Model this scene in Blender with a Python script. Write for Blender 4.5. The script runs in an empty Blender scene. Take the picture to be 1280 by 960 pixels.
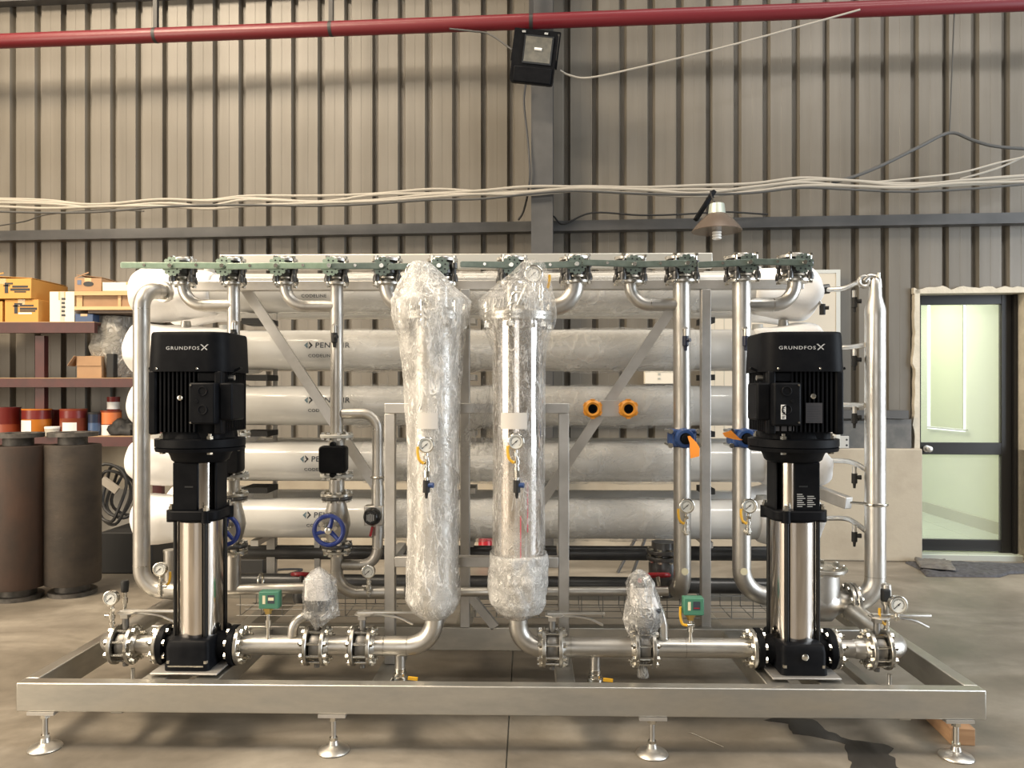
import bpy, bmesh, math, random
from mathutils import Vector, Matrix, noise
random.seed(7)
SC = bpy.context.scene
COL = SC.collection
# ------------------------------------------------------------------ camera
F, CX, CY, H, YAW = 967.0, 640.0, 490.0, 1.45, math.radians(1.2)
cam_d = bpy.data.cameras.new('camera')
cam = bpy.data.objects.new('camera', cam_d)
COL.objects.link(cam)
cam.location = (0, 0, H)
cam.rotation_euler = (math.radians(90), 0, YAW)
cam_d.sensor_width = 36
cam_d.lens = F / 1280 * 36
cam_d.shift_y = (CY - 480) / 1280
cam_d.clip_end = 200
SC.camera = cam
# ------------------------------------------------------------------ world, lights, exposure
SC.view_settings.view_transform = 'Standard'
SC.view_settings.look = 'None'
SC.view_settings.gamma = 1
SC.view_settings.exposure = 0.18
w = bpy.data.worlds.new('world')
SC.world = w
w.use_nodes = True
w.node_tree.nodes['Background'].inputs[0].default_value = (.80, .90, 1.0, 1)
w.node_tree.nodes['Background'].inputs[1].default_value = 0.15

def area(name, loc, target, sx, sy, power, col):
    d = bpy.data.lights.new(name, 'AREA')
    d.shape = 'RECTANGLE'; d.size = sx; d.size_y = sy; d.energy = power; d.color = col
    o = bpy.data.objects.new(name, d); COL.objects.link(o)
    o.location = loc
    o.rotation_euler = (Vector(target) - Vector(loc)).to_track_quat('-Z', 'Y').to_euler()
    return o
# daylight through the roof's translucent sheets and through the hall's open doors, plus an added left fill
area('skylight_front_warm', (-5.3, .9, 7.6), (-5.0, 1.9, 0), 5.6, .8, 520, (1.0, .85, .66))
area('skylight_front_clear', (5.1, .9, 7.6), (5.0, 1.6, 0), 5.6, .8, 330, (1.0, .95, .88))
area('left_aisle_fill', (-5.2, 2.4, 7.6), (-4.0, 3.9, 0), 2.6, 1.4, 560, (1.0, .82, .60))  # extra lamp added overhead to brighten and warm the left floor
area('skylight_rear_warm', (-3.6, 5.0, 7.7), (-3.6, 4.9, 0), 6.5, .8, 170, (1.0, .87, .70))
area('skylight_rear_clear', (3.6, 5.0, 7.7), (3.6, 4.9, 0), 6.5, .8, 110, (1.0, .97, .92))
area('door_daylight_right', (8.3, 1.6, 2.3), (0, 3.6, 1.4), 4.4, 4.2, 540, (.84, .92, 1.0))
area('door_daylight_left', (-8.3, -1.0, 2.7), (-1.5, 4.0, 1.5), 4.8, 4.6, 600, (1.0, .86, .68))
area('door_daylight_front', (-1.2, -6.6, 2.3), (0, 4, 1.6), 3.6, 4.2, 90, (1.0, .96, .90))
# ------------------------------------------------------------------ geometry helpers
CA, SA = math.cos(YAW), math.sin(YAW)
def P(px, py, Y):
    "world point seen at (px, py) of the 1280x960 frame, on the plane y = Y"
    xc = (px - CX) / F
    t = Y / (CA + xc * SA)
    return Vector((t * (-SA + xc * CA), Y, H + t * (CY - py) / F))
def X(px, Y): return P(px, 0, Y).x
def Z(py, Y, px=660): return P(px, py, Y).z
def V(*a): return Vector(a)
WALL_A = math.radians(-3.5)
WM = Matrix.Translation((-.146, 6.968, 0)) @ Matrix.Rotation(WALL_A, 4, 'Z')   # wall frame: x along, -y into the hall
WI = WM.inverted()
def W(px, py, off=0.0):
    "point of the wall's own frame seen at (px, py), off metres in front of the wall"
    xc = (px - CX) / F
    d = Vector((-SA + xc * CA, CA + xc * SA, (CY - py) / F))
    o = WI @ Vector((0, 0, H)); q = WI.to_3x3() @ d
    t = (-off - o.y) / q.y
    return o + q * t

class MB:
    def __init__(s, M=None): s.v = []; s.f = []; s.M = M
    def add(s, vs, fs):
        b = len(s.v)
        s.v += [(s.M @ Vector(p)) if s.M else Vector(p) for p in vs]
        s.f += [tuple(i + b for i in f) for f in fs]
        return s
    def box(s, x0, x1, y0, y1, z0, z1, R=None):
        vs = [V(x, y, z) for z in (z0, z1) for y in (y0, y1) for x in (x0, x1)]
        if R: vs = [R @ p for p in vs]
        return s.add(vs, [(0, 2, 3, 1), (4, 5, 7, 6), (0, 1, 5, 4), (2, 6, 7, 3), (0, 4, 6, 2), (1, 3, 7, 5)])
    def bar(s, a, b, wd, ht, up=(0, 0, 1)):
        "rectangular bar from a to b; ht along up, wd across"
        a, b = Vector(a), Vector(b); d = (b - a).normalized(); u = Vector(up)
        c = d.cross(u).normalized(); u = c.cross(d).normalized()
        vs = [p + c * i * wd / 2 + u * j * ht / 2 for p in (a, b) for j in (-1, 1) for i in (-1, 1)]
        return s.add(vs, [(0, 1, 3, 2), (4, 6, 7, 5), (0, 4, 5, 1), (2, 3, 7, 6), (0, 2, 6, 4), (1, 5, 7, 3)])
    def loft(s, rings, cap0=True, cap1=True, closed=False):
        n = len(rings[0]); vs = [p for r in rings for p in r]; fs = []
        m = len(rings)
        for i in range(m if closed else m - 1):
            for j in range(n):
                fs.append((i * n + j, i * n + (j + 1) % n, ((i + 1) % m) * n + (j + 1) % n, ((i + 1) % m) * n + j))
        if not closed:
            if cap0: fs.append(tuple(reversed(range(n))))
            if cap1: fs.append(tuple((m - 1) * n + j for j in range(n)))
        return s.add(vs, fs)
    def lathe(s, o, axis, prof, n=20, ph=0):
        "prof: (distance along axis, radius)"
        o = Vector(o); ax = Vector(axis).normalized()
        u = ax.orthogonal().normalized()
        if abs(ax.z) > .9: u = V(1, 0, 0)
        v = ax.cross(u)
        return s.loft([[o + ax * t + (u * math.cos(ph + 2 * math.pi * j / n) + v * math.sin(ph + 2 * math.pi * j / n)) * max(r, 1e-4) for j in range(n)] for t, r in prof])
    def cyl(s, a, b, r, r2=None, n=16):
        a, b = Vector(a), Vector(b)
        return s.lathe(a, b - a, [(0, r), ((b - a).length, r if r2 is None else r2)], n)
    def tube(s, pts, r, n=14, closed=False):
        pts = [Vector(p) for p in pts]; m = len(pts)
        rs = r if isinstance(r, (list, tuple)) else [r] * m
        rings = []; prev = None
        for i, p in enumerate(pts):
            if closed: t = (pts[(i + 1) % m] - pts[i - 1])
            else: t = pts[min(i + 1, m - 1)] - pts[max(i - 1, 0)]
            t.normalize()
            if prev is None: u = t.orthogonal().normalized()
            else:
                u = prev - t * prev.dot(t)
                u.normalize()
            prev = u; v = t.cross(u)
            rings.append([p + (u * math.cos(2 * math.pi * j / n) + v * math.sin(2 * math.pi * j / n)) * rs[i] for j in range(n)])
        return s.loft(rings, closed=closed)
    def prism(s, poly, y0, y1):
        "poly of (x, z) extruded along y"
        n = len(poly)
        vs = [V(x, y0, z) for x, z in poly] + [V(x, y1, z) for x, z in poly]
        return s.add(vs, [tuple(range(n)), tuple(reversed(range(n, 2 * n)))] + [(i, n + i, n + (i + 1) % n, (i + 1) % n) for i in range(n)])
    def prismz(s, poly, z0, z1, k=1.0):
        n = len(poly)
        vs = [V(x, y, z0) for x, y in poly] + [V(x * k, y * k, z1) for x, y in poly]
        return s.add(vs, [tuple(reversed(range(n))), tuple(range(n, 2 * n))] + [(i, (i + 1) % n, n + (i + 1) % n, n + i) for i in range(n)])
    def ball(s, c, r, n=14, sq=(1, 1, 1), f=None):
        c = Vector(c); rings = []
        for i in range(n // 2 + 1):
            a = math.pi * i / (n // 2)
            rings.append([])
            for j in range(n):
                b = 2 * math.pi * j / n
                d = V(math.sin(a) * math.cos(b), math.sin(a) * math.sin(b), math.cos(a))
                k = r * (f(d) if f else 1)
                d = V(d.x * sq[0], d.y * sq[1], d.z * sq[2]) * max(k, 1e-4)
                if i in (0, n // 2): d += V(math.cos(b), math.sin(b), 0) * 1e-4
                rings[-1].append(c + d)
        return s.loft(rings)
    def torus(s, c, axis, R, r, n=24, m=8):
        c = Vector(c); ax = Vector(axis).normalized(); u = ax.orthogonal().normalized(); v = ax.cross(u)
        return s.tube([c + (u * math.cos(2 * math.pi * i / n) + v * math.sin(2 * math.pi * i / n)) * R for i in range(n)], r, m, True)
    def build(s, name, mat, parent=None, ang=40, bev=0, kind=None, label=None, flat=False, recalc=True):
        off = V(0, 0, 0); q = parent
        while q: off += q.location; q = q.parent
        me = bpy.data.meshes.new(name)
        me.from_pydata([p - off for p in s.v], [], s.f)
        if recalc:
            bm = bmesh.new(); bm.from_mesh(me)
            bmesh.ops.recalc_face_normals(bm, faces=bm.faces); bm.to_mesh(me); bm.free()
        if not flat:
            me.shade_smooth(); me.set_sharp_from_angle(angle=math.radians(ang))
        me.materials.append(mat)
        o = bpy.data.objects.new(name, me); COL.objects.link(o)
        if parent: o.parent = parent
        if bev:
            m = o.modifiers.new('bevel', 'BEVEL'); m.width = bev; m.segments = 2; m.limit_method = 'ANGLE'; m.angle_limit = math.radians(40)
        if kind: o['kind'] = kind
        if label: o['label'] = label
        return o
def tag(o, label, cat, group=None):
    o['label'] = label; o['category'] = cat
    if group: o['group'] = group
    return o
def thing(name, label, cat, loc=(0, 0, 0), group=None):
    o = bpy.data.objects.new(name, None); COL.objects.link(o)
    o.location = loc; o.empty_display_size = .05
    return tag(o, label, cat, group)
def dup(root, label, loc=None, group=None, rot=None, scale=None):
    r = root.copy(); COL.objects.link(r); r['label'] = label
    if group: r['group'] = group
    if loc is not None: r.location = loc
    if rot is not None: r.rotation_euler = rot
    if scale is not None: r.scale = scale
    for ch in list(root.children):
        c = ch.copy(); COL.objects.link(c); c.parent = r
        for g in list(ch.children):
            d = g.copy(); COL.objects.link(d); d.parent = c
    return r
def fillet(pts, R, k=7):
    pts = [Vector(p) for p in pts]; out = [pts[0]]
    for i in range(1, len(pts) - 1):
        a, b, c = pts[i - 1], pts[i], pts[i + 1]
        r = R[i - 1] if isinstance(R, (list, tuple)) else R
        d1 = (a - b).normalized(); d2 = (c - b).normalized()
        half = d1.angle(d2) / 2
        if half > 1.55: out.append(b); continue
        L = min(r / math.tan(half), (a - b).length * .98, (c - b).length * .98)
        rr = L * math.tan(half)
        cen = b + (d1 + d2).normalized() * (rr / math.sin(half))
        s0 = b + d1 * L - cen; s1 = b + d2 * L - cen
        for j in range(k + 1):
            t = j / k; th = s0.angle(s1)
            out.append(cen + (s0 * math.sin((1 - t) * th) + s1 * math.sin(t * th)) / math.sin(th))
    out.append(pts[-1])
    return out
def smooth_path(pts, k=6):
    "Catmull-Rom through pts"
    pts = [Vector(p) for p in pts]; q = [pts[0] * 2 - pts[1]] + pts + [pts[-1] * 2 - pts[-2]]; out = []
    for i in range(1, len(q) - 2):
        for j in range(k):
            t = j / k; a, b, c, d = q[i - 1], q[i], q[i + 1], q[i + 2]
            out.append(.5 * ((2 * b) + (c - a) * t + (2 * a - 5 * b + 4 * c - d) * t * t + (3 * b - a - 3 * c + d) * t ** 3))
    return out + [pts[-1]]
def rrect(hx, hy, r, k=5):
    out = []
    for cx, cy, a0 in ((hx - r, hy - r, 0), (r - hx, hy - r, 90), (r - hx, r - hy, 180), (hx - r, r - hy, 270)):
        for j in range(k + 1):
            a = math.radians(a0 + 90 * j / k); out.append((cx + r * math.cos(a), cy + r * math.sin(a)))
    return out
def text_mesh(s, size, bold=0.0, xs=1.0, sp=1.0, name='lettering'):
    cu = bpy.data.curves.new(name, 'FONT'); cu.body = s; cu.size = size; cu.offset = bold; cu.resolution_u = 3; cu.space_character = sp
    o = bpy.data.objects.new(name, cu); COL.objects.link(o)
    dg = bpy.context.evaluated_depsgraph_get(); me = o.evaluated_get(dg).to_mesh()
    vs = [(v.co.x * xs, v.co.y) for v in me.vertices]; fs = [tuple(p.vertices) for p in me.polygons]
    o.to_mesh_clear(); bpy.data.objects.remove(o); bpy.data.curves.remove(cu)
    return vs, fs
_tc = {}
def put_text(mb, s, fn, size, bold=0.0, xs=1.0, sp=1.0):
    "fn maps the flat (x, y) of the lettering to a point on its surface"
    k = (s, size, bold, xs, sp)
    if k not in _tc: _tc[k] = text_mesh(s, size, bold, xs, sp)
    vs, fs = _tc[k]
    mb.add([fn(x, y) for x, y in vs], fs)
    return max(x for x, y in vs)
# ------------------------------------------------------------------ materials
def nodes(name):
    m = bpy.data.materials.new(name); m.use_nodes = True
    nt = m.node_tree; return m, nt, nt.nodes['Principled BSDF']
def ramp(nt, src, stops):
    r = nt.nodes.new('ShaderNodeValToRGB'); nt.links.new(src, r.inputs[0])
    e = r.color_ramp.elements
    while len(e) < len(stops): e.new(.5)
    for el, (p, c) in zip(e, stops):
        el.position = p; el.color = c if len(c) == 4 else (*c, 1)
    return r.outputs[0]
def ntex(nt, scale, detail=4, stretch=(1, 1, 1), coord='Object', rough=.55, dist=0):
    t = nt.nodes.new('ShaderNodeTexCoord'); mp = nt.nodes.new('ShaderNodeMapping'); n = nt.nodes.new('ShaderNodeTexNoise')
    if coord == 'Position':
        g = nt.nodes.new('ShaderNodeNewGeometry'); nt.links.new(g.outputs['Position'], mp.inputs[0])
    else: nt.links.new(t.outputs[coord], mp.inputs[0])
    mp.inputs['Scale'].default_value = stretch
    nt.links.new(mp.outputs[0], n.inputs['Vector'])
    n.inputs['Scale'].default_value = scale; n.inputs['Detail'].default_value = detail; n.inputs['Roughness'].default_value = rough; n.inputs['Distortion'].default_value = dist
    return n.outputs[0]
def bump(nt, b, src, strength, dist=.01):
    n = nt.nodes.new('ShaderNodeBump'); n.inputs['Strength'].default_value = strength; n.inputs['Distance'].default_value = dist
    nt.links.new(src, n.inputs['Height']); nt.links.new(n.outputs[0], b.inputs['Normal'])
def pmat(name, c, rough=.5, metal=0, c2=None, sc=6, st=(1, 1, 1), r2=None, bp=0, bsc=40, coat=0, lo=.35, hi=.65, spec=None, bst=None):
    m, nt, b = nodes(name)
    b.inputs['Base Color'].default_value = (*c, 1); b.inputs['Roughness'].default_value = rough; b.inputs['Metallic'].default_value = metal
    if coat: b.inputs['Coat Weight'].default_value = coat; b.inputs['Coat Roughness'].default_value = .08
    if spec is not None: b.inputs['Specular IOR Level'].default_value = spec
    if c2 or r2:
        n = ntex(nt, sc, 5, st, coord='Position')
        if c2: nt.links.new(ramp(nt, n, [(lo, c), (hi, c2)]), b.inputs['Base Color'])
        if r2: nt.links.new(ramp(nt, n, [(lo, (rough,) * 3), (hi, (r2,) * 3)]), b.inputs['Roughness'])
    if bp: bump(nt, b, ntex(nt, bsc, 3, bst or st), bp)
    return m
M = {}
M['pipe'] = pmat('stainless_pipe', (.58, .56, .52), .36, 1, c2=(.44, .42, .39), sc=7, r2=.50)
M['pipe_bright'] = pmat('stainless_bright', (.70, .68, .64), .30, 1, c2=(.58, .56, .52), sc=9, r2=.44)
M['beam'] = pmat('brushed_stainless_beam', (.60, .585, .54), .34, 1, c2=(.42, .41, .38), sc=3, st=(1, 1, 3), r2=.5, bp=.04, bsc=90, bst=(.3, 1, 6))
M['tube'] = pmat('stainless_square_tube', (.60, .585, .56), .5, 1, c2=(.46, .445, .42), sc=5, r2=.6)
M['flange'] = pmat('machined_flange', (.60, .58, .53), .25, 1, c2=(.42, .40, .36), sc=18, r2=.4)
M['bolt'] = pmat('zinc_bolt', (.70, .68, .62), .22, 1)
M['darkbolt'] = pmat('dark_stud', (.10, .10, .10), .35, .8)
M['chrome'] = pmat('polished_sleeve', (.74, .70, .66), .10, 1, c2=(.62, .58, .54), sc=1.2, st=(9, 9, .3), r2=.17)
M['black'] = pmat('black_pump_paint', (.004, .0045, .006), .5, 0, c2=(.007, .0075, .009), sc=20, bp=.03, bsc=300, spec=.08)
M['blackgloss'] = pmat('black_gloss_paint', (.008, .009, .010), .22)
M['rubber'] = pmat('black_rubber', (.012, .012, .012), .65)
M['timber'] = pmat('worn_timber_block', (.36, .22, .12), .75, 0, c2=(.26, .15, .08), sc=7, st=(.4, 1, 5))
M['white_wrap'] = pmat('white_foam_wrap', (.90, .89, .87), .42, 0, c2=(.84, .83, .81), sc=4, bp=.35, bsc=5, bst=(3, 1, 1))
M['vessel'] = pmat('glossy_pressure_vessel', (.66, .655, .63), .20, 0, c2=(.58, .575, .55), sc=3, coat=.4)
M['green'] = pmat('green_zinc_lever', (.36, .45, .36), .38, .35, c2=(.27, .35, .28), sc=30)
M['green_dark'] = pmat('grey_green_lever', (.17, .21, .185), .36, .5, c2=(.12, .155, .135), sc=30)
M['bluepaint'] = pmat('blue_enamel', (.012, .035, .22), .3, coat=.3)
M['bluecast'] = pmat('blue_coated_casting', (.012, .045, .16), .42)
M['red'] = pmat('red_enamel', (.32, .012, .02), .35)
M['orange'] = pmat('orange_plastic', (.80, .33, .03), .45)
M['orangetag'] = pmat('orange_tag_card', (.95, .33, .04), .6)
M['yellow'] = pmat('yellow_sleeve', (.75, .42, .03), .45)
M['greenbox'] = pmat('green_instrument_case', (.06, .20, .13), .45)
M['dial'] = pmat('gauge_dial_white', (.72, .73, .70), .4)
M['ink'] = pmat('black_ink', (.01, .012, .014), .5)
M['inkgrey'] = pmat('dark_grey_print', (.035, .045, .06), .5)
M['inkwhite'] = pmat('silver_lettering', (.42, .43, .44), .4)
M['labelplate'] = pmat('grey_name_plate', (.10, .10, .11), .35, .6)
M['sticker'] = pmat('white_sticker', (.7, .7, .68), .5)
M['brass'] = pmat('brass_fitting', (.62, .45, .16), .3, 1)
M['cream_tag'] = pmat('cream_sticker', (.72, .66, .45), .6)
M['greypaint'] = pmat('grey_flange_paint', (.50, .50, .47), .4)
M['darkpipe'] = pmat('dark_grey_pipe', (.12, .12, .12), .35, .6, c2=(.08, .08, .08), sc=6)

def film(name, a0, a1, sc=26, rough=.14, bs=.9, st=(1, 1, 1), col=(.88, .87, .84)):
    m, nt, b = nodes(name)
    b.inputs['Base Color'].default_value = (*col, 1); b.inputs['Roughness'].default_value = rough
    b.inputs['IOR'].default_value = 1.5
    n = ntex(nt, sc * .3, 3, st, rough=.5, dist=.4)
    k1 = ramp(nt, ntex(nt, sc * .5, 2, (st[0], st[1], st[2] * .45), rough=.6, dist=1.6), [(.455, (0,) * 3), (.5, (1,) * 3), (.545, (0,) * 3)])
    k2 = ramp(nt, ntex(nt, sc, 3, (st[0] * .6, st[1], st[2]), rough=.65, dist=2.2), [(.46, (0,) * 3), (.5, (.7,) * 3), (.53, (0,) * 3)])
    def mth(op, a, b_, clamp=False):
        q = nt.nodes.new('ShaderNodeMath'); q.operation = op; q.use_clamp = clamp
        for i, v in enumerate((a, b_)):
            if isinstance(v, (int, float)): q.inputs[i].default_value = v
            else: nt.links.new(v, q.inputs[i])
        return q.outputs[0]
    crease = mth('ADD', k1, k2, True)
    patch = ramp(nt, n, [(.38, (a0,) * 3), (.66, (a0 + (a1 - a0) * .6,) * 3)])
    nt.links.new(mth('ADD', patch, mth('MULTIPLY', crease, a1 * .75), True), b.inputs['Alpha'])
    bump(nt, b, mth('ADD', crease, mth('MULTIPLY', n, 2.5)), bs, .012)
    return m
M['film'] = film('clear_stretch_film', .05, .50, sc=40, bs=.7, st=(1, 1, .5))
M['film_thick'] = film('layered_stretch_film', .34, .9, sc=48, bs=.7, st=(1, 1, 1.6))
M['film_soft'] = film('thin_vessel_film', .02, .34, sc=7, rough=.2, bs=.5, st=(.6, 1, 1))
def unit(name, k=1): return None
# ================================================================== the hall
def PF(px, py, z=0.0):
    xc = (px - CX) / F; t = (H - z) * F / (py - CY)
    return V(t * (-SA + xc * CA), t * (CA + xc * SA), z)
M['concrete'] = pmat('worn_concrete', (.25, .235, .21), .55, 0, c2=(.42, .40, .365), sc=1.1, r2=.42, bp=.06, bsc=60, lo=.3, hi=.7)
def concrete():
    m, nt, b = nodes('trowelled_concrete')
    n1 = ntex(nt, .8, 8, (1, 1.7, 1), coord='Position', rough=.62, dist=.6); n2 = ntex(nt, 6, 6, coord='Position', rough=.7)
    c1 = ramp(nt, n1, [(.30, (.105, .091, .072)), (.50, (.20, .176, .142)), (.70, (.35, .317, .264))])
    c2 = ramp(nt, n2, [(.3, (.72, .72, .72)), (.65, (1, 1, 1))])
    mx = nt.nodes.new('ShaderNodeMix'); mx.data_type = 'RGBA'; mx.blend_type = 'MULTIPLY'; mx.inputs[0].default_value = .8
    nt.links.new(c1, mx.inputs[6]); nt.links.new(c2, mx.inputs[7]); nt.links.new(mx.outputs[2], b.inputs['Base Color'])
    nt.links.new(ramp(nt, n1, [(.3, (.38,) * 3), (.7, (.58,) * 3)]), b.inputs['Roughness'])
    bump(nt, b, n2, .08, .01)
    return m
M['concrete'] = concrete()
def cladding():
    m, nt, b = nodes('painted_corrugated_steel')
    n1 = ntex(nt, 3, 5, (2.2, 2.2, .12), coord='Position'); n2 = ntex(nt, 1.3, 5, coord='Position')
    c1 = ramp(nt, n1, [(.3, (.130, .118, .098)), (.7, (.175, .160, .136))])
    c2 = ramp(nt, n2, [(.3, (.86, .84, .80)), (.7, (1, 1, 1))])
    mx = nt.nodes.new('ShaderNodeMix'); mx.data_type = 'RGBA'; mx.blend_type = 'MULTIPLY'; mx.inputs[0].default_value = 1
    nt.links.new(c1, mx.inputs[6]); nt.links.new(c2, mx.inputs[7]); nt.links.new(mx.outputs[2], b.inputs['Base Color'])
    b.inputs['Roughness'].default_value = .42; b.inputs['Metallic'].default_value = 0
    return m
M['clad'] = cladding()
M['plaster'] = pmat('stained_cement_plaster', (.40, .35, .27), .8, 0, c2=(.28, .238, .18), sc=2.2, bp=.2, bsc=25, lo=.45, hi=.75)
M['rawplaster'] = pmat('rough_cream_plaster', (.60, .545, .44), .85, 0, c2=(.50, .455, .365), sc=9, bp=.5, bsc=40)
M['darksteel'] = pmat('grey_painted_steel', (.075, .074, .073), .45, 0, c2=(.055, .055, .055), sc=4)
M['redpipe'] = pmat('red_sprinkler_paint', (.13, .006, .012), .42, coat=.1)
M['roof'] = pmat('roof_sheet', (.16, .155, .15), .6)
M['cablewhite'] = pmat('cable_sheath_white', (.33, .305, .26), .5)
M['cablegrey'] = pmat('cable_sheath_grey', (.06, .06, .058), .55)
M['cableblack'] = pmat('cable_sheath_black', (.02, .02, .02), .5)
M['bronze'] = pmat('dark_bronze_aluminium', (.022, .021, .020), .35, .3)
M['roomwall'] = pmat('pale_green_room_paint', (.72, .75, .58), .6)
M['roomtile'] = pmat('glossy_floor_tile', (.62, .68, .56), .15)
M['grout'] = pmat('tile_grout', (.35, .36, .32), .8)

fl = MB().box(-9, 9, -7, 8.5, -.2, -.012).build('floor', M['grout'], kind='structure')
xs = [-9, -4.6, -.085, 4.5, 9]
for i in range(4):
    MB().box(xs[i] + .003, xs[i + 1] - .003, -7, 8.3, -.012, 0).build('floor_slab', M['concrete'], fl)
MB().box(-9, 9, -7, 8.5, 7.9, 8.0).build('ceiling', M['roof'], kind='structure')
# side walls of the hall, outside the picture, each with its wide door opening
wl = MB().box(-8.6, -8.5, 1.5, 8, 0, 7.9).box(-8.6, -8.5, -7, 1.5, 5, 7.9).box(-8.6, -8.5, -7, -4.2, 0, 5).build('wall_left', M['clad'], kind='structure')
wr = MB().box(8.5, 8.6, 4.2, 8, 0, 7.9).box(8.5, 8.6, -7, 4.2, 4.8, 7.9).box(8.5, 8.6, -7, -1, 0, 4.8).build('wall_right', M['clad'], kind='structure')
MB().box(-9, 9, -7.1, -7, 4.6, 7.9).box(-9, -3, -7.1, -7, 0, 4.6).box(.6, 9, -7.1, -7, 0, 4.6).build('wall_front', M['clad'], kind='structure')

# back wall: low plastered wall below, ribbed sheets above
DU0, DU1 = W(1147, 500).x, W(1279, 500).x
ZD = W(1155, 560).z; ZT = W(1200, 362).z
wb = MB(WM).box(-7.6, DU0, -.1, .16, 0, ZD).box(DU1, 7.6, -.1, .16, 0, ZD).build('wall_back', M['plaster'], kind='structure', bev=.012)
u0 = W(331, 200).x; k0 = math.floor((-7.3 - u0) / 1.0)
for s in range(15):
    us = u0 + (k0 + s) * 1.0; mb = MB(WM); dv = -.0015 * (s % 2)
    pts = []
    for r in range(4):
        u = us + r * .25
        pts += [(u, 0), (u + .020, .055), (u + .050, .055), (u + .070, 0), (u + .158, 0), (u + .160, .0015), (u + .162, 0)]
    pts.append((us + 1.012, 0))
    for (a, va), (b, vb) in zip(pts, pts[1:]):
        mid = (a + b) / 2
        zz = ZT if DU0 - .03 < mid < DU1 + .1 else ZD - .02
        if mid > DU1 + .1: zz = ZD - .02
        mb.add([(a, va + dv, zz), (b, vb + dv, zz), (b, vb + dv, 7.85), (a, va + dv, 7.85)], [(0, 1, 2, 3)])
        mb.add([(a, va + dv + .004, zz), (b, vb + dv + .004, zz), (b, vb + dv + .004, 7.85), (a, va + dv + .004, 7.85)], [(3, 2, 1, 0)])
    mb.build('cladding_sheet', M['clad'], wb, flat=True, recalc=False)

def girt(name, pxy, h=.09, u0=-7.5, u1=7.5):
    z = W(*pxy).z
    return MB(WM).box(u0, u1, -.11, -.003, z - .012, z).box(u0, u1, -.113, -.106, z - h, z).box(u0, u1, -.11, -.003, z - h, z - h + .01).build(name, M['darksteel'], kind='structure')
girt('trim_1', (640, 277, .11)); girt('trim_2', (1100, 513, .11), .07, W(575, 500).x, DU0 - .12)
girt('trim_3', (0, -10, .11), .09)
c0, c1 = W(664, 200, .34).x, W(691, 200, .34).x; cm = (c0 + c1) / 2
MB(WM).box(c0, c1, -.34, -.326, 0, 7.9).box(cm - .006, cm + .006, -.326, -.13, 0, 7.9).box(c0, c1, -.13, -.116, 0, 7.9).build('steel_column', M['darksteel'], kind='structure')
# rough plaster round the doorway
def rough(name, u0, u1, y0, y1, z0, z1, n, seed, par):
    mb = MB(WM); rings = []
    vert = (z1 - z0) > (u1 - u0)
    for i in range(n + 1):
        t = i / n
        j = [(noise.noise(V(t * n * .37, seed, k * 3.1)) * .03 + noise.noise(V(t * n * 1.37 + .3, seed + 7, k * 3.1)) * .014) for k in range(4)]
        if vert:
            z = z0 + (z1 - z0) * t
            rings.append([V(u0 + j[0], y0, z), V(u1, y0, z), V(u1, y1, z), V(u0 + j[0], y1, z)])
        else:
            u = u0 + (u1 - u0) * t
            rings.append([V(u, y0, z0), V(u, y0, z1 + j[1] * 1.3), V(u, y1, z1 + j[1]), V(u, y1, z0)])
    return mb.loft(rings).build(name, M['rawplaster'], par, ang=60)
rough('jamb_plaster', DU0 - .045, DU0, -.045, .16, ZD - .01, ZT, 26, 3, wb)
rough('lintel_plaster', DU0 - .05, DU1 + .1, -.045, .16, ZT - .035, ZT + .015, 30, 9, wb)
MB(WM).box(DU1, DU1 + .2, -.03, .16, 0, ZT - .02).build('jamb_plaster', M['rawplaster'], wb)

# the glazed office door, set back in the opening
dq = .13
dl, dr = W(1141, 500, -dq).x, W(1267, 500, -dq).x
zt = .05
dtop = W(1200, 366, -dq).z; zg1 = W(1200, 381, -dq).z; zr1 = W(1200, 553, -dq).z; zr0 = W(1200, 568, -dq).z; zb1 = W(1200, 674, -dq).z
gl0, gl1 = W(1149.5, 500, -dq).x, W(1250, 500, -dq).x
door = MB(WM).box(dl, gl0, dq - .03, dq + .03, zt, dtop).box(gl1, dr - .03, dq - .025, dq + .025, zt, dtop).box(gl0, gl1, dq - .025, dq + .025, zg1, dtop) \
    .box(gl0, gl1, dq - .025, dq + .025, zr0, zr1).box(gl0, gl1, dq - .025, dq + .025, zt + .01, zb1).build('door_1', M['bronze'], kind='structure', bev=.003)
MB(WM).box(dr - .028, dr, dq - .06, dq + .04, zt, dtop).box(dl, dr, dq - .06, dq + .04, dtop, dtop + .03).build('door_frame', M['bronze'], door)
mg, nt, b = nodes('door_glass'); b.inputs['Base Color'].default_value = (.92, .97, .93, 1); b.inputs['Roughness'].default_value = .02; b.inputs['Alpha'].default_value = .12
MB(WM).box(gl0, gl1, dq - .003, dq + .003, zr1, zg1).build('glass_pane', mg, door)
MB(WM).box(gl0, gl1, dq - .003, dq + .003, zb1, zr0).build('glass_pane', mg, door)
kx = W(1159, 561, -dq + .04)
MB(WM).lathe((kx.x, dq - .02, kx.z), (0, -1, 0), [(0, .03), (.012, .03), (.016, .014), (.045, .014), (.05, .026), (.07, .028), (.078, .018)], 16).build('door_knob', M['pipe_bright'], door)
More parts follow.
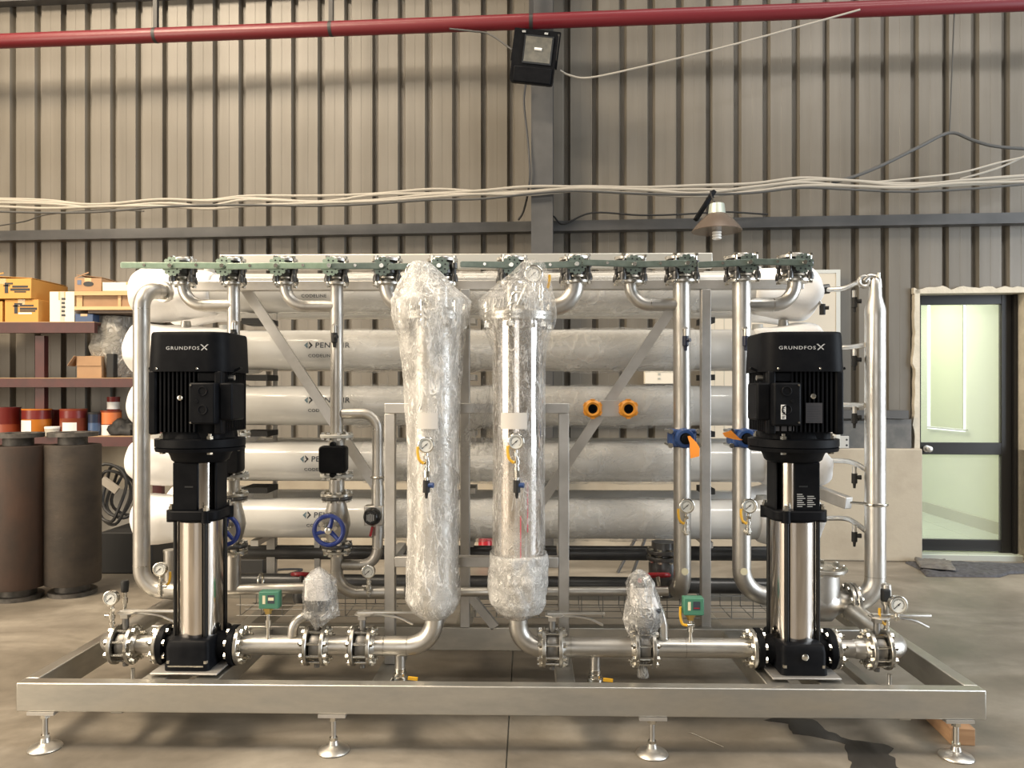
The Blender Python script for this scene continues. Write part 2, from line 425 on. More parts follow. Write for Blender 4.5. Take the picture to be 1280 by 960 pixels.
# threshold and the room behind
th = MB(WM).box(DU0 - .0, DU1 + 1.2, -.0, 3.4, -.01, zt - .006).build('floor_office', M['grout'], kind='structure')
for i in range(5):
    for j in range(6):
        a = DU0 + i * .42; c = 0.0 + j * .42
        MB(WM).box(a + .002, a + .417, c + .002, c + .417, zt - .006, zt).build('floor_tile', M['roomtile'], th)
ro = WM @ V(DU0, 0, 0)
RX = 4.62
rm = MB(); rm.box(RX, RX + .1, 6.75, 10.2, 0, 3.0).build('wall_office_right', M['roomwall'], kind='structure')
MB().box(1.9, RX, 10.1, 10.2, 0, 3.0).build('wall_office_back', M['roomwall'], kind='structure')
MB().box(1.9, 2.0, 7.1, 10.2, 0, 3.0).build('wall_office_left', M['roomwall'], kind='structure')
MB().box(1.9, RX + .1, 7.0, 10.2, 2.75, 2.85).build('ceiling_office', M['roomwall'], kind='structure')
MB().box(RX - .015, RX, 7.0, 10.1, zt, zt + .12).build('baseboard_office', pmat('tan_skirting', (.46, .44, .30), .4), kind='structure')
# roller blind on the office's window, daylight round its edges
mglow, nt, b = nodes('daylit_window_glass'); b.inputs['Emission Color'].default_value = (.9, .95, 1, 1); b.inputs['Emission Strength'].default_value = 1.6
MB().box(RX - .012, RX + .001, 8.272, 9.03, 1.03, 2.55).build('window_1', mglow, kind='structure')
bl = thing('roller_blind', 'pale green roller blind drawn down over the office window behind the glass door', 'blind', (RX - .03, 8.6, 2.55))
MB().box(RX - .03, RX - .02, 8.275, 8.93, 1.06, 2.5).build('blind_fabric', pmat('blind_cloth', (.62, .66, .43), .8), bl)
MB().cyl((RX - .026, 8.2, 1.05), (RX - .026, 9.0, 1.05), .012).build('bottom_rail', M['sticker'], bl)
MB().cyl((RX - .04, 8.2, 2.55), (RX - .04, 9.0, 2.55), .03).build('roller', M['sticker'], bl)
area('office_ceiling_light', (3.6, 8.6, 2.7), (3.6, 8.6, 0), 1.2, .6, 38, (.98, 1.0, .86))

# ------------------------------------------------------------------ services on the back wall
def wtube(pts, r, off, mat, name, label, cat, n=8, k=6, group=None, path=smooth_path):
    q = [W(p[0], p[1], off if len(p) < 3 else p[2]) for p in pts]
    o = MB(WM).tube(path(q, k), r, n).build(name, mat)
    return tag(o, label, cat, group)
OP = .46
a, b_ = W(0, 51.5, OP), W(1280, 4, OP)
d = (b_ - a); M['hang'] = pmat('black_hanger_steel', (.02, .02, .02), .5); rp = thing('sprinkler_pipe', 'long red sprinkler pipe running along the back wall near the top', 'pipe', WM @ a)
MB(WM).cyl(a - d * .25, b_ + d * .2, .062, n=20).build('pipe', M['redpipe'], rp)
for t in [((W(px, 30, OP) - a).dot(d)) / d.length_squared for px in (195, 414, 664)]:
    c = a + d * t
    MB(WM).lathe(c - d.normalized() * .0, d, [(-.015, .0615), (-.015, .064), (.015, .064), (.015, .0615)], 20).box(c.x - .018, c.x + .018, c.y - .018, c.y + .018, c.z, 7.85).build('hanger', M['hang'], rp)
c = W(664, 30, OP)
MB(WM).box(c.x - .05, c.x + .05, -.47, -.34, c.z - .1, c.z - .078).box(c.x - .06, c.x - .05, -.47, -.34, c.z - .15, c.z - .03).build('column_bracket', M['redpipe'], rp)

main = [(-40, 256), (0, 255), (60, 256), (125, 257), (200, 254), (260, 256), (310, 252), (400, 253), (470, 248), (540, 243), (600, 240), (660, 238), (720, 236), (800, 240), (870, 240), (940, 236), (1000, 231), (1060, 231), (1130, 232), (1200, 229), (1280, 224), (1330, 222)]
lab = ['white cable along the back wall, topmost of the sagging bundle', 'white cable in the sagging bundle, second from its top', 'white cable in the sagging bundle, in its middle', 'white cable in the sagging bundle, second from its bottom', 'grey cable in the sagging bundle, lowest and slackest of them']
for i in range(5):
    rnd = random.Random(30 + i)
    pts = [(x, y + (i - 2) * 2.6 + rnd.uniform(-3.0, 3.0) + (4 * math.sin(x / 90 + i * 2) if i in (0, 4) else 0), .36 + .012 * i) for x, y in main]
    wtube(pts, .0125 if i < 4 else .010, .4, M['cablewhite'] if i < 4 else M['cablegrey'], 'wall_cable', lab[i], 'cable', group='cables along the back wall')
wtube([(1040, 229), (1075, 218), (1110, 203), (1150, 183), (1187, 166), (1215, 175), (1245, 183), (1300, 187)], .014, .33, M['cablegrey'], 'wall_cable', 'dark grey cable pulled up into a peak by the hanging wire', 'cable')
wtube([(1090, 228), (1150, 222), (1200, 216), (1250, 203), (1300, 192)], .008, .36, M['cablewhite'], 'wall_cable', 'thin white cable rising from the bundle below the dark peaked cable', 'cable')
wtube([(1200, 224), (1235, 214), (1260, 205), (1300, 186)], .009, .33, M['cablewhite'], 'wall_cable', 'white cable climbing steeply at the right end of the bundle', 'cable')
wtube([(-20, 285, .2), (30, 277, .2), (60, 268, .2), (130, 262, .2), (180, 264, .2)], .006, .2, M['cablegrey'], 'wall_cable', 'thin grey cable drooping to the girt at the left', 'cable')
wtube([(692, 270), (705, 280), (740, 266), (800, 269), (850, 268), (905, 265), (960, 268)], .008, .13, M['cableblack'], 'wall_cable', 'black flex lying along the girt right of the column', 'cable')
wtube([(1193, 12, .46), (1191, 60, .4), (1189, 110, .36), (1187, 160, .34), (1186, 167, .33)], .005, .4, M['cablegrey'], 'hanging_wire', 'thin wire hanging from the red pipe and tied to the dark peaked cable', 'wire', n=6)
wtube([(700, 88, .62), (712, 94, .6), (737, 97, .58), (800, 84, .57), (900, 60, .55), (1000, 33, .54), (1075, 12, .54)], .008, .5, M['cablewhite'], 'rope', 'white rope stretched from the floodlight up to the red pipe', 'rope')
wtube([(562, 36, .5), (590, 39, .5), (612, 43, .5), (640, 62, .55)], .008, .5, M['cablegrey'], 'lamp_cord', 'grey cord from the red pipe into the left side of the floodlight', 'cord')
wtube([(657, 104, .42), (655, 130, .38), (660, 180, .37), (662, 225, .37), (655, 262, .25), (648, 275, .2)], .009, .4, M['cableblack'], 'lamp_cord', 'black cord dropping from the floodlight beside the column', 'cord')

# floodlight
fc = W(668, 74, .66)
fm = WM @ Matrix.Translation(fc) @ Matrix.Rotation(math.radians(8), 4, 'Y') @ Matrix.Rotation(math.radians(12), 4, 'X')
fl_ = thing('floodlight', 'square black floodlight tilted under the red pipe in front of the column', 'lamp', fm.translation)
m = MB(fm)
m.loft([[V(x * s + ox, y, z * s + oz) for x, z in rrect(.175, .20, .02, 2)] for y, s, ox, oz in ((-.07, 1, 0, 0), (.0, 1, 0, 0), (.05, .8, 0, 0), (.09, .5, 0, 0))])
hs = m.build('housing', M['black'], fl_)
MB(fm).box(-.09, .145, -.082, -.0705, -.05, .165).build('front_frame', M['blackgloss'], fl_)
MB(fm).box(-.078, .133, -.086, -.083, -.038, .153).build('lamp_glass', pmat('sooty_glass', (.09, .087, .072), .15, .2, c2=(.14, .13, .105), sc=20), fl_)
MB(fm).lathe((.0, -.088, .06), (1, 0, 0), [(0, .012), (.06, .012)], 10).build('lamp_tube', M['sticker'], fl_)
MB(fm).box(-.19, -.177, -.02, .02, -.03, .03).box(.177, .19, -.02, .02, -.06, .0).bar((-.184, 0, 0), (-.184, .02, .22), .01, .03, (0, 1, 0)).bar((.184, 0, 0), (.184, .02, .22), .01, .03, (0, 1, 0)).bar((-.184, .02, .22), (.184, .02, .22), .03, .01).build('bracket', M['black'], fl_)
for x in (-.1, .08): MB(fm).box(x - .014, x + .014, -.088, -.07, .175, .19).build('clip', M['bolt'], fl_)
MB(fm).box(-.15, .16, -.085, -.0705, -.195, -.075).build('control_gear_cover', M['black'], fl_, bev=.01)

# hanging work lamp
lc = W(896, 276, .62)
lt = thing('work_lamp', 'brown metal cone lamp with a pale spiral bulb hanging above the rack', 'lamp', WM @ lc)
m = MB(WM)
m.lathe(lc + V(0, 0, -.085), (0, 0, 1), [(0, .198), (.004, .20), (.05, .165), (.10, .12), (.135, .075), (.14, .07), (.137, .065), (.10, .112), (.05, .157), (.006, .19)], 32).build('lamp_shade', pmat('brown_enamel', (.16, .125, .10), .25, .3), lt)
MB(WM).lathe(lc + V(0, 0, .05), (0, 0, 1), [(0, .07), (.01, .068), (.07, .062), (.085, .058), (.087, .02)], 20).build('socket_collar', pmat('pale_green_socket', (.5, .55, .48), .4, .4), lt)
m = MB(WM)
for s in range(3): m.torus(lc + V(0, 0, -.095 - .022 * s), (0, 0, 1), .028, .0105, 18, 8)
m.cyl(lc + V(0, 0, -.085), lc + V(0, 0, .05), .03, n=14).build('bulb', pmat('white_bulb_glass', (.85, .84, .80), .2), lt)
MB(WM).bar(lc + V(.0, .12, .27), lc + V(-.16, .05, .02), .035, .03).build('clamp_arm', M['black'], lt)
MB(WM).tube(smooth_path([lc + V(0, 0, .13), lc + V(-.03, .05, .2), lc + V(-.02, .16, .28), lc + V(.02, .25, .25)]), .007, 8).build('flex', M['cableblack'], lt)
# ================================================================== left background: rack, cartons, spools
M['maroon'] = pmat('maroon_rack_paint', (.065, .013, .012), .5, 0, c2=(.045, .010, .010), sc=8)
M['carton_o'] = pmat('orange_carton', (.60, .30, .07), .7, 0, c2=(.52, .26, .06), sc=3)
M['carton_b'] = pmat('brown_carton', (.36, .22, .12), .8, 0, c2=(.30, .18, .10), sc=5)
M['carton_w'] = pmat('white_carton', (.70, .65, .55), .7)
M['wood'] = pmat('pale_crate_wood', (.60, .40, .21), .7, 0, c2=(.46, .29, .14), sc=5, st=(.3, 1, 6))
M['greywood'] = pmat('grey_old_plank', (.13, .10, .08), .8)
YS = 6.55
def zs(py): return Z(py, YS, 60)
rk = thing('storage_rack', 'maroon steel storage rack with three shelves behind the pipe spools', 'rack', (X(44, YS), YS + .1, 0))
for (t, bt, r) in ((403, 416, 118), (473, 484, 205), (546, 558, 205)):
    z1, z0 = zs(t), zs(bt); xr = X(r, YS)
    sh = MB().box(-6.3, xr, YS, YS + .05, z0, z1).box(-6.3, xr, YS + .05, YS + .58, z1 - .02, z1 - .001).build('shelf', M['maroon'], rk)
    MB().box(-6.3, xr - .002, YS + .002, YS + .56, z1 - .0005, z1 + .006).build('shelf_board', pmat('shelf_board', (.34, .22, .12), .7) if 'sb' not in M else M['sb'], sh)
for px in (44, 192):
    for yy in ((.06,) if px == 44 else (.06, .50)):
        top = zs(416) if px == 44 else zs(473)
        MB().box(X(px, YS) - .04, X(px, YS) + .04, YS + yy, YS + yy + .06, 0, top - .021 if px == 44 else top - .02).build('post', M['maroon'], rk)
S1, S2, S3 = zs(403) + .006, zs(473) + .006, zs(546) + .006
def carton(name, label, p0, p1, z0, y0, dep, mat, group=None, flaps=False, cat='carton', rot=0, prt=None):
    "px span at depth y0"
    x0, x1 = X(p0[0], y0), X(p1[0], y0); h = Z(p0[1], y0, p0[0]) - Z(p1[1], y0, p0[0])
    t = thing(name, label, cat, ((x0 + x1) / 2, y0 + dep / 2, z0), group)
    hx = (x1 - x0) / 2; c = t.location
    bx = MB().box(x0, x1, y0, y0 + dep, z0, z0 + h).build('box_body', mat, t, bev=.003)
    m = MB().box(c.x - .03, c.x + .03, y0 - .0015, y0 + dep, z0 + h, z0 + h + .0012).box(c.x - .03, c.x + .03, y0 - .0016, y0 - .0004, z0 + h * .72, z0 + h)
    m.build('packing_tape', pmat('brown_tape', (.45, .27, .10), .25) if 'tape' not in M else M['tape'], t)
    if flaps:
        MB().bar((x0, y0 + .01, z0 + h + .004), (c.x, y0 + .01, z0 + h + .05), .004, .01).bar((x0 + .1 * hx, y0 + dep * .5, z0 + h + .03), (x1, y0 + dep * .5, z0 + h + .006), dep * .95, .004).build('lid_flap', mat, t)
    return t, x0, x1, h
def print_marks(t, x, y, z, w, lines, mat):
    m = MB()
    for k, (a, b, hh) in enumerate(lines):
        m.box(x + a * w, x + b * w, y - .0018, y - .0006, z - k * .024 - hh, z - k * .024)
    m.build('printing', mat, t)
M['tape'] = pmat('brown_tape', (.45, .27, .10), .25)
M['sb'] = pmat('shelf_board', (.34, .22, .12), .7)
t, x0, x1, h = carton('carton', 'plain orange carton at the frame edge beside the lower printed orange carton', (-40, 376), (3, 402), S1, YS + .02, .5, M['carton_o'])
t, x0, x1, h1 = carton('carton', 'orange carton with black printing standing on the top shelf, under another', (6, 375), (48, 403), S1, YS + .02, .53, M['carton_o'], 'orange cartons')
def tap(t, x, y, z):
    MB().box(x, x + .03, y - .002, y - .0005, z - .09, z).box(x + .03, x + .07, y - .002, y - .0005, z - .015, z).box(x - .012, x + .045, y - .002, y - .0005, z - .03, z - .02).build('printed_tap', M['ink'], t)
tap(t, X(16, YS), YS + .02, S1 + h1 - .03)
print_marks(t, X(23, YS), YS + .02, S1 + h1 - .045, .15, [(0, .8, .015), (0, 1, .02), (0, .9, .012)], M['ink'])
MB().box(X(21, YS), X(38, YS), YS + .0184, YS + .0194, S1 + h1 * .35, S1 + h1 * .42).build('sticker', M['sticker'], t)
z2 = S1 + h1 + .006
t, x0, x1, h2 = carton('carton', 'orange carton with open flaps and black printing, on top of another orange carton', (-32, 350), (39, 375), z2, YS + .0, .53, M['carton_o'], 'orange cartons', flaps=True)
tap(t, X(6, YS), YS, z2 + h2 - .035)
print_marks(t, X(13, YS), YS, z2 + h2 - .06, .17, [(.1, .9, .018), (0, 1, .02), (.2, .8, .012)], M['ink'])
t, x0, x1, h = carton('carton', 'white carton with a taped seam on the top shelf beside the orange cartons', (62, 365), (93, 403), S1, YS + .03, .42, M['carton_w'])
xm = (x0 + x1) / 2
MB().box(xm - .014, xm + .02, YS + .0275, YS + .0288, S1 + .01, S1 + h).build('seam_tape', pmat('grey_tape', (.42, .39, .32), .4), t)
m = MB()
for k in range(5):
    m.box(xm - .002, xm + .03 - .004 * (k % 2), YS + .0262, YS + .0274, S1 + .05 + .035 * k, S1 + .067 + .035 * k)
m.build('printing', M['ink'], t)
t, x0, x1, hb = carton('carton', 'flat blue carton under the wooden crate at the end of the top shelf', (94, 393), (116, 403), S1, YS + .03, .4, pmat('blue_carton', (.05, .085, .17), .6))
zp = S1 + hb + .005
pl = MB().box(X(108, YS), X(205, YS), YS + .02, YS + .5, zp, zp + .025).build('plank', M['greywood'], bev=.003)
tag(pl, 'grey old plank under the wooden crate, reaching past the end of the shelf', 'plank')
zc = zp + .027
cr = thing('wooden_crate', 'open slatted crate of pale wood near the top of the white wrapped vessels', 'crate', (X(135, YS), YS + .25, zc))
xa, xb = X(93, YS), X(190, YS); hc = .16
for (z0, z1) in ((0, .03), (hc - .035, hc)):
    MB().box(xa, xb, YS, YS + .018, zc + z0, zc + z1).build('slat', M['wood'], cr)
    MB().box(xa, xb, YS + .46, YS + .478, zc + z0, zc + z1).build('slat', M['wood'], cr)
for px in (94, 97.5, 146, 188):
    xq = X(px, YS); 
    MB().box(xq, xq + .025, YS + .019, YS + .459, zc, zc + hc - .002).build('batten', M['wood'], cr)
MB().box(xa + .06, xb - .05, YS + .03, YS + .44, zc + .002, zc + hc - .03).build('inner_board', M['carton_b'], cr)
zt_ = zc + hc + .002
t, x0, x1, h = carton('carton', 'brown open carton with an oval hand hole on the wooden crate', (93, 351.5), (127, 368), zt_, YS + .02, .42, M['carton_b'], flaps=True)
m = MB(); m.loft([[V(X(109, YS) + .045 * math.cos(a) , yq, zt_ + h * .55 + .022 * math.sin(a)) for a in [2 * math.pi * k / 18 for k in range(18)]] for yq in (YS + .0180, YS + .0192)]).build('hand_hole', M['ink'], t)
MB().box(X(95, YS), X(100, YS), YS + .018, YS + .0192, zt_ + h * .5, zt_ + h * .85).build('sticker', pmat('blue_sticker', (.10, .13, .20), .5), t)
t, x0, x1, h = carton('carton', 'low white carton lying on the wooden crate beside the hand-hole carton', (128, 357), (196, 368), zt_, YS + .01, .40, M['carton_w'])
# bundle of clear wrap standing between the shelves
m = MB(); c = V(X(140, YS + .2), YS + .25, S2)
top = zp - .01
rings = []
for i in range(15):
    q = i / 14; rings.append([])
    for j in range(22):
        a = 2 * math.pi * j / 22
        r = .15 + .04 * math.sin(q * 3) + .045 * noise.noise(V(math.cos(a) * 2, math.sin(a) * 2, q * 5))
        rings[-1].append(c + V(math.cos(a) * r, math.sin(a) * r * .9, q * (top - S2)))
o = m.loft(rings).build('film_bundle', film('grey_packing_film', .5, .9, sc=9, col=(.42, .40, .36)), ang=80)
tag(o, 'crumpled bundle of grey packing film under the plank on the second shelf', 'packing film')
t, x0, x1, h = carton('carton', 'small brown carton with a bent side flap on the middle shelf', (96, 446), (127, 473), S2, YS + .04, .25, M['carton_b'])
MB().bar((x0 - .001, YS + .06, S2 + h), (x0 - .06, YS + .06, S2 + h * .55), .12, .004, (1, 0, 0)).build('side_flap', M['carton_b'], t)
MB().box(x0 + .001, x1 - .001, YS + .034, YS + .039, S2 + h * .55, S2 + h).build('front_flap', M['carton_b'], t)
o = MB().box(X(129, YS), X(138, YS), YS + .05, YS + .12, S2, Z(441, YS)).build('box_file', M['rubber'], bev=.006)
tag(o, 'black upright box file beside the small brown carton', 'box')
# tins and jars on the lowest shelf
def tin(label, pxc, w, top, y, mat, bands=(), lid=None, group='paint tins on the lowest shelf', nm='paint_tin', cat='tin', z0=None):
    r = w / 2 * y / F; c = V(X(pxc, y), y, S3 if z0 is None else z0); h = Z(top, y, pxc) - c.z
    t = thing(nm, label, cat, c, group)
    MB().lathe(c, (0, 0, 1), [(0, r * .97), (.006, r), (h - .012, r), (h - .006, r * 1.03), (h, r * 1.03), (h, r * .9), (h - .008, r * .88)], 22).build('tin_body', mat, t)
    for a, b_, mm in bands:
        MB().lathe(c, (0, 0, 1), [(h * a, r * 1.004), (h * a, r * 1.012), (h * b_, r * 1.012), (h * b_, r * 1.004)], 22).build('label_band', mm, t)
    if lid: MB().lathe(c, (0, 0, 1), [(h, r * .9), (h + .002, r * 1.05), (h + .018, r * 1.05), (h + .02, r * .98)], 22).build('lid', lid, t)
    return t, c, r, h
TR = pmat('dark_red_tin', (.14, .014, .012), .35); TO = pmat('orange_tin', (.55, .18, .02), .4); TW = M['sticker']; TB = pmat('dark_blue_tin', (.02, .03, .06), .35); TBR = pmat('brick_red_tin', (.22, .045, .018), .4)
tin('dark red paint tin at the left end of the lowest shelf', 9, 30, 509, YS + .14, TR, [(.0, .4, TBR)])
t, c, r, h = tin('orange paint tin with a red top band and pale label', 46, 33, 511, YS + .1, TO, [(.62, .95, TR)])
m = MB(); m.add([c + V(r * 1.02 * math.sin(a), -r * 1.02 * math.cos(a), z) for z in (h * .06, h * .58) for a in [-.9 + .22 * k for k in range(6)]], [(k, k + 1, k + 7, k + 6) for k in range(5)]).build('label_patch', TW, t)
m = MB()
def cyl_text(m, s, c, r, z, size, a0, bold=0, xs=1):
    put_text(m, s, lambda x, y: c + V(r * math.sin(a0 + x / r), -r * math.cos(a0 + x / r), z + y), size, bold, xs)
t2, c2, r2, h2 = tin('brick red paint tin with a white paper label low on its front', 92, 31, 511, YS + .12, TBR, [(.66, .93, TR)])
m = MB(); m.add([c2 + V(r2 * 1.02 * math.sin(a), -r2 * 1.02 * math.cos(a), z) for z in (h2 * .08, h2 * .5) for a in [-.35 + .22 * k for k in range(6)]], [(k, k + 1, k + 7, k + 6) for k in range(5)]).build('label_patch', TW, t2)
tin('small white-lidded jar between the orange tin and the brick red tin', 66, 18, 536, YS + .03, pmat('pale_jar', (.5, .48, .42), .4), lid=TW, nm='jar', cat='jar')
tin('dark blue jar beside the brick red tin', 118, 14, 518, YS + .12, TB, [(.2, .6, pmat('blue_label', (.05, .09, .18), .4))], lid=M['rubber'], nm='jar', cat='jar')
t3, c3, r3, h3 = tin('orange and white labelled tin standing behind the black cloth', 139, 24, 513, YS + .2, TBR, [(.45, .92, pmat('orange_label', (.60, .17, .05), .5)), (.0, .42, TW)])
tin('red and white tin stacked on the orange and white labelled tin', 142, 15, 496, YS + .2, TR, [(.1, .62, TW)], z0=c3.z + h3)
tin('dull red tin half hidden behind the orange paint tin', 66, 20, 512, YS + .32, TR)
m = MB(); c = V(X(150, YS + .1), YS + .18, S3)
m.ball(c + V(0, 0, .0), 1, 26, (.2, .14, .16), lambda d: .8 + .35 * noise.noise(d * 2.6) + .12 * noise.noise(d * 7))
m.v = [V(p.x, p.y, max(p.z, S3 + .001)) for p in m.v]
tag(m.build('cloth', M['rubber'], ang=70), 'heap of black cloth on the lowest shelf beside the wrapped vessels', 'cloth')
# rusty pipe spools on the floor
def spool(label, pxc, Yc, r, ytop, ybot, mat, ph):
    c = V(X(pxc, Yc), Yc, 0); zt = Z(ytop, Yc, pxc)
    t = thing('pipe_spool', label, 'pipe spool', c, 'rusty pipe spools')
    MB().lathe(c, (0, 0, 1), [(.085, r * .6), (.085, r * .985), (.10, r), (zt - .10, r), (zt - .088, r * .985), (zt - .088, r * .6)], 48).build('barrel', mat, t)
    MB().lathe(c, (0, 0, 1), [(zt - .088, r * .52), (zt - .03, r * .52), (zt - .03, r * .88), (zt, r * .88), (zt, r * .45), (zt - .03, r * .44)], 40).build('flange', M['rust2'], t)
    MB().lathe(c, (0, 0, 1), [(0, r * .45), (0, r * .86), (.03, r * .86), (.03, r * .62), (.085, r * .62)], 40).build('base_flange', M['rust2'], t)
    m = MB()
    for k in range(8):
        a = ph + k * math.pi / 4; m.cyl(c + V(math.cos(a) * r * .75, math.sin(a) * r * .75, zt - .001), c + V(math.cos(a) * r * .75, math.sin(a) * r * .75, zt + .0015), .016, n=10)
    m.build('bolt_hole', M['ink'], t, kind='stuff')
    return t
M['rust'] = pmat('rusty_brown_steel', (.066, .037, .026), .65, .2, c2=(.036, .026, .021), sc=4, st=(1, 1, .6), bp=.15, bsc=30)
M['rust1'] = pmat('weathered_grey_steel', (.058, .045, .034), .65, .2, c2=(.033, .027, .022), sc=5, st=(1, 1, 1.5), bp=.2, bsc=30)
M['rust2'] = pmat('dark_mill_scale', (.06, .057, .052), .55, .4, c2=(.12, .11, .10), sc=20)
spool('rust-brown flanged pipe spool standing at the left edge, the nearer of the two', 23, 5.38, .185, 541, 757, M['rust'], .2)
spool('grey-brown flanged pipe spool with a weld seam, beside the rust-brown one', 91, 5.5, .185, 540, 750, M['rust1'], .5)
# hose coil, dark crate and panels under the rack
hc_ = thing('welding_cable_coil', 'coil of black welding cable under the rack beside the pipe spools', 'cable coil', (X(138, 6.3), 6.3, .35))
m = MB()
for k in range(5):
    rr = random.Random(k); c = V(X(136 + 2 * k, 6.3), 6.28 + .05 * k, .60 + rr.uniform(-.03, .03)); R = .19 - .012 * k
    m.tube([c + V(math.cos(a) * R * .75 + .015 * math.sin(3 * a), .03 * math.sin(2 * a + k), math.sin(a) * R * 1.25) for a in [2 * math.pi * i / 28 for i in range(28)]], .013, 8, True)
m.build('cable_loop', M['cableblack'], hc_)
MB().bar((X(128, 6.2), 6.2, .74), (X(147, 6.2), 6.2, .65), .03, .06).build('cable_lug', pmat('grey_lug', (.30, .27, .23), .5), hc_)
o = MB().box(X(124, 6.1), X(190, 6.1), 6.1, 6.55, 0, .33).build('storage_box', M['rubber'], bev=.01)
tag(o, 'black storage box on the floor under the coiled welding cable', 'box')
for i, (px0, px1, y0, y1, lb) in enumerate(((126, 142, 602, 640, 'small grey board leaning on the wall under the rack'), (138, 172, 612, 700, 'larger grey board standing under the rack, nearer the vessels'))):
    q0, q1 = W(px0, y1, .14 + .03 * i), W(px1, y0, .14 + .03 * i)
    o = MB(WM).box(q0.x, q1.x, q0.y, q0.y + .015, 0, q1.z).build('board', pmat('grey_board_%d' % i, (.20, .19, .17), .7)); tag(o, lb, 'board')
# cream panel standing on the low wall, electrical box, sheets on the ledge
q0, q1 = W(880, 560, .09), W(1048, 338, .05)
pn = thing('cream_panel', 'tall cream panel with a pale edge strip leaning on the back wall at the right', 'panel', WM @ V((q0.x + q1.x) / 2, q0.y, ZD))
MB(WM).bar((q0.x, -.085, ZD), (q0.x, -.06, q1.z), .001, .001)
MB(WM).box(q0.x, q1.x - .035, -.095, -.075, ZD, q1.z - .03).build('panel_board', pmat('cream_laminate', (.56, .51, .42), .5), pn)
MB(WM).box(q1.x - .035, q1.x, -.1, -.07, ZD, q1.z).box(q0.x, q1.x - .035, -.1, -.07, q1.z - .03, q1.z).build('edge_strip', pmat('pale_edge', (.52, .53, .50), .4), pn)
for px in (893, 905, 916): 
    u = W(px, 400, .09).x; MB(WM).box(u - .002, u + .002, -.0965, -.0945, ZD + .1, q1.z - .1).build('panel_groove', M['grout'], pn)
e0, e1 = W(806, 480, .12), W(846, 461, .12)
eb = thing('electrical_box', 'white electrical box on the wall seen between the upper vessels', 'electrical box', WM @ e0)
MB(WM).box(e0.x, e1.x, -.09, -.003, e0.z, e1.z).build('case', M['carton_w'], eb, bev=.006)
for k in (.3, .6): MB(WM).box(e0.x + (e1.x - e0.x) * .42, e0.x + (e1.x - e0.x) * .5, -.094, -.0895, e0.z + (e1.z - e0.z) * k, e0.z + (e1.z - e0.z) * (k + .12)).build('switch', M['grout'], eb)
for px0, px1, yy, lb in ((1050, 1086, 526, 'dark steel sheet on the ledge behind the tall right riser, left of it'), (1094, 1138, 524, 'dark steel sheet on the ledge next to the door jamb')):
    q0, q1 = W(px0, 559, .05), W(px1, yy, .05)
    o = MB(WM).box(q0.x, q1.x, -.07, -.05, ZD, q1.z).build('steel_sheet', pmat('dark_sheet_steel', (.10, .10, .095), .5, .3, c2=(.16, .15, .14), sc=9) if 'dss' not in M else M['dss']); tag(o, lb, 'sheet')
q0, q1 = W(1036, 559, .09), W(1061, 545, .09)
jb = thing('junction_box', 'small grey junction box lying on the ledge behind the right pump', 'junction box', WM @ V(q0.x, -.09, ZD))
MB(WM).box(q0.x, q1.x, -.098, -.075, ZD, q1.z).build('case', pmat('grey_case', (.42, .42, .40), .5), jb, bev=.004)
for z in (.25, .7): MB(WM).lathe((q1.x - .02, -.099, ZD + (q1.z - ZD) * z), (0, 1, 0), [(0, .009), (.003, .009)], 10).build('knockout', M['ink'], jb)
# door mat of rags, wooden block, wet stain, wire scrap, items behind the skid
def rag(name, label, cat, outline, hgt, mat, seed, par=None):
    pts = [PF(*p) for p in outline]; c = sum(pts, V(0, 0, 0)) / len(pts); m = MB(); rings = []
    n = 48; per = []
    for i in range(n):
        t = i / n * len(pts); a = pts[int(t) % len(pts)]; b = pts[(int(t) + 1) % len(pts)]; per.append(a.lerp(b, t % 1))
    for k in (1.0, .97, .85, .7, .55, .4, .25, .1):
        rings.append([])
        for p in per:
            q = c + (p - c) * k
            z = .001 if k == 1 else hgt * (.35 + .9 * abs(noise.noise(V(q.x * 9, q.y * 14, seed))) + .5 * noise.noise(V(q.x * 25, q.y * 25, seed + 3)) ** 2)
            rings[-1].append(V(q.x, q.y, max(z, .002)))
    m.loft(rings, cap0=False)
    return tag(m.build(name, mat, ang=75), label, cat)
M['ragdark'] = pmat('dark_rag', (.045, .045, .05), .9, 0, c2=(.09, .09, .10), sc=30, bp=.5, bsc=120)
M['raggrey'] = pmat('grey_rag', (.17, .16, .145), .9, 0, c2=(.10, .095, .09), sc=20, bp=.5, bsc=120)
rag('door_mat', 'dark crumpled cloth mat lying in front of the glass door', 'mat', [(1131, 704), (1150, 713), (1158, 721), (1250, 722), (1262, 718), (1310, 716), (1310, 707), (1200, 704)], .03, M['ragdark'], 1)
o = rag('rag', 'grey ragged cloth on the left end of the dark mat by the door', 'rag', [(1143, 704), (1150, 714), (1172, 716), (1196, 718), (1190, 710), (1178, 705), (1160, 704)], .03, M['raggrey'], 5)
for v in o.data.vertices: v.co.z += .028
wb0 = MB(); 
wk = thing('wooden_block', 'pale timber block under the right rear of the skid beam by the corner foot', 'timber', (1.98, 3.45, 0))
pa, pb = PF(1204, 932), PF(1176, 905)
MB().bar(pa + V(0, .0, .035), pa + (pb - pa).normalized() * .42 + V(0, 0, .035), .095, .07).build('timber', M['timber'], wk, bev=.003)
wk.location = wk.location
stain = [(955, 900), (985, 905), (990, 918), (1010, 920), (1040, 925), (1057, 930), (1056, 940), (1065, 952), (1062, 962), (1075, 978), (1140, 978), (1128, 962), (1122, 958), (1117, 950), (1112, 942), (1118, 935), (1100, 930), (1075, 925), (1050, 922), (1035, 915), (1022, 902), (990, 893)]
ps = [PF(*p) for p in stain]
fine = []
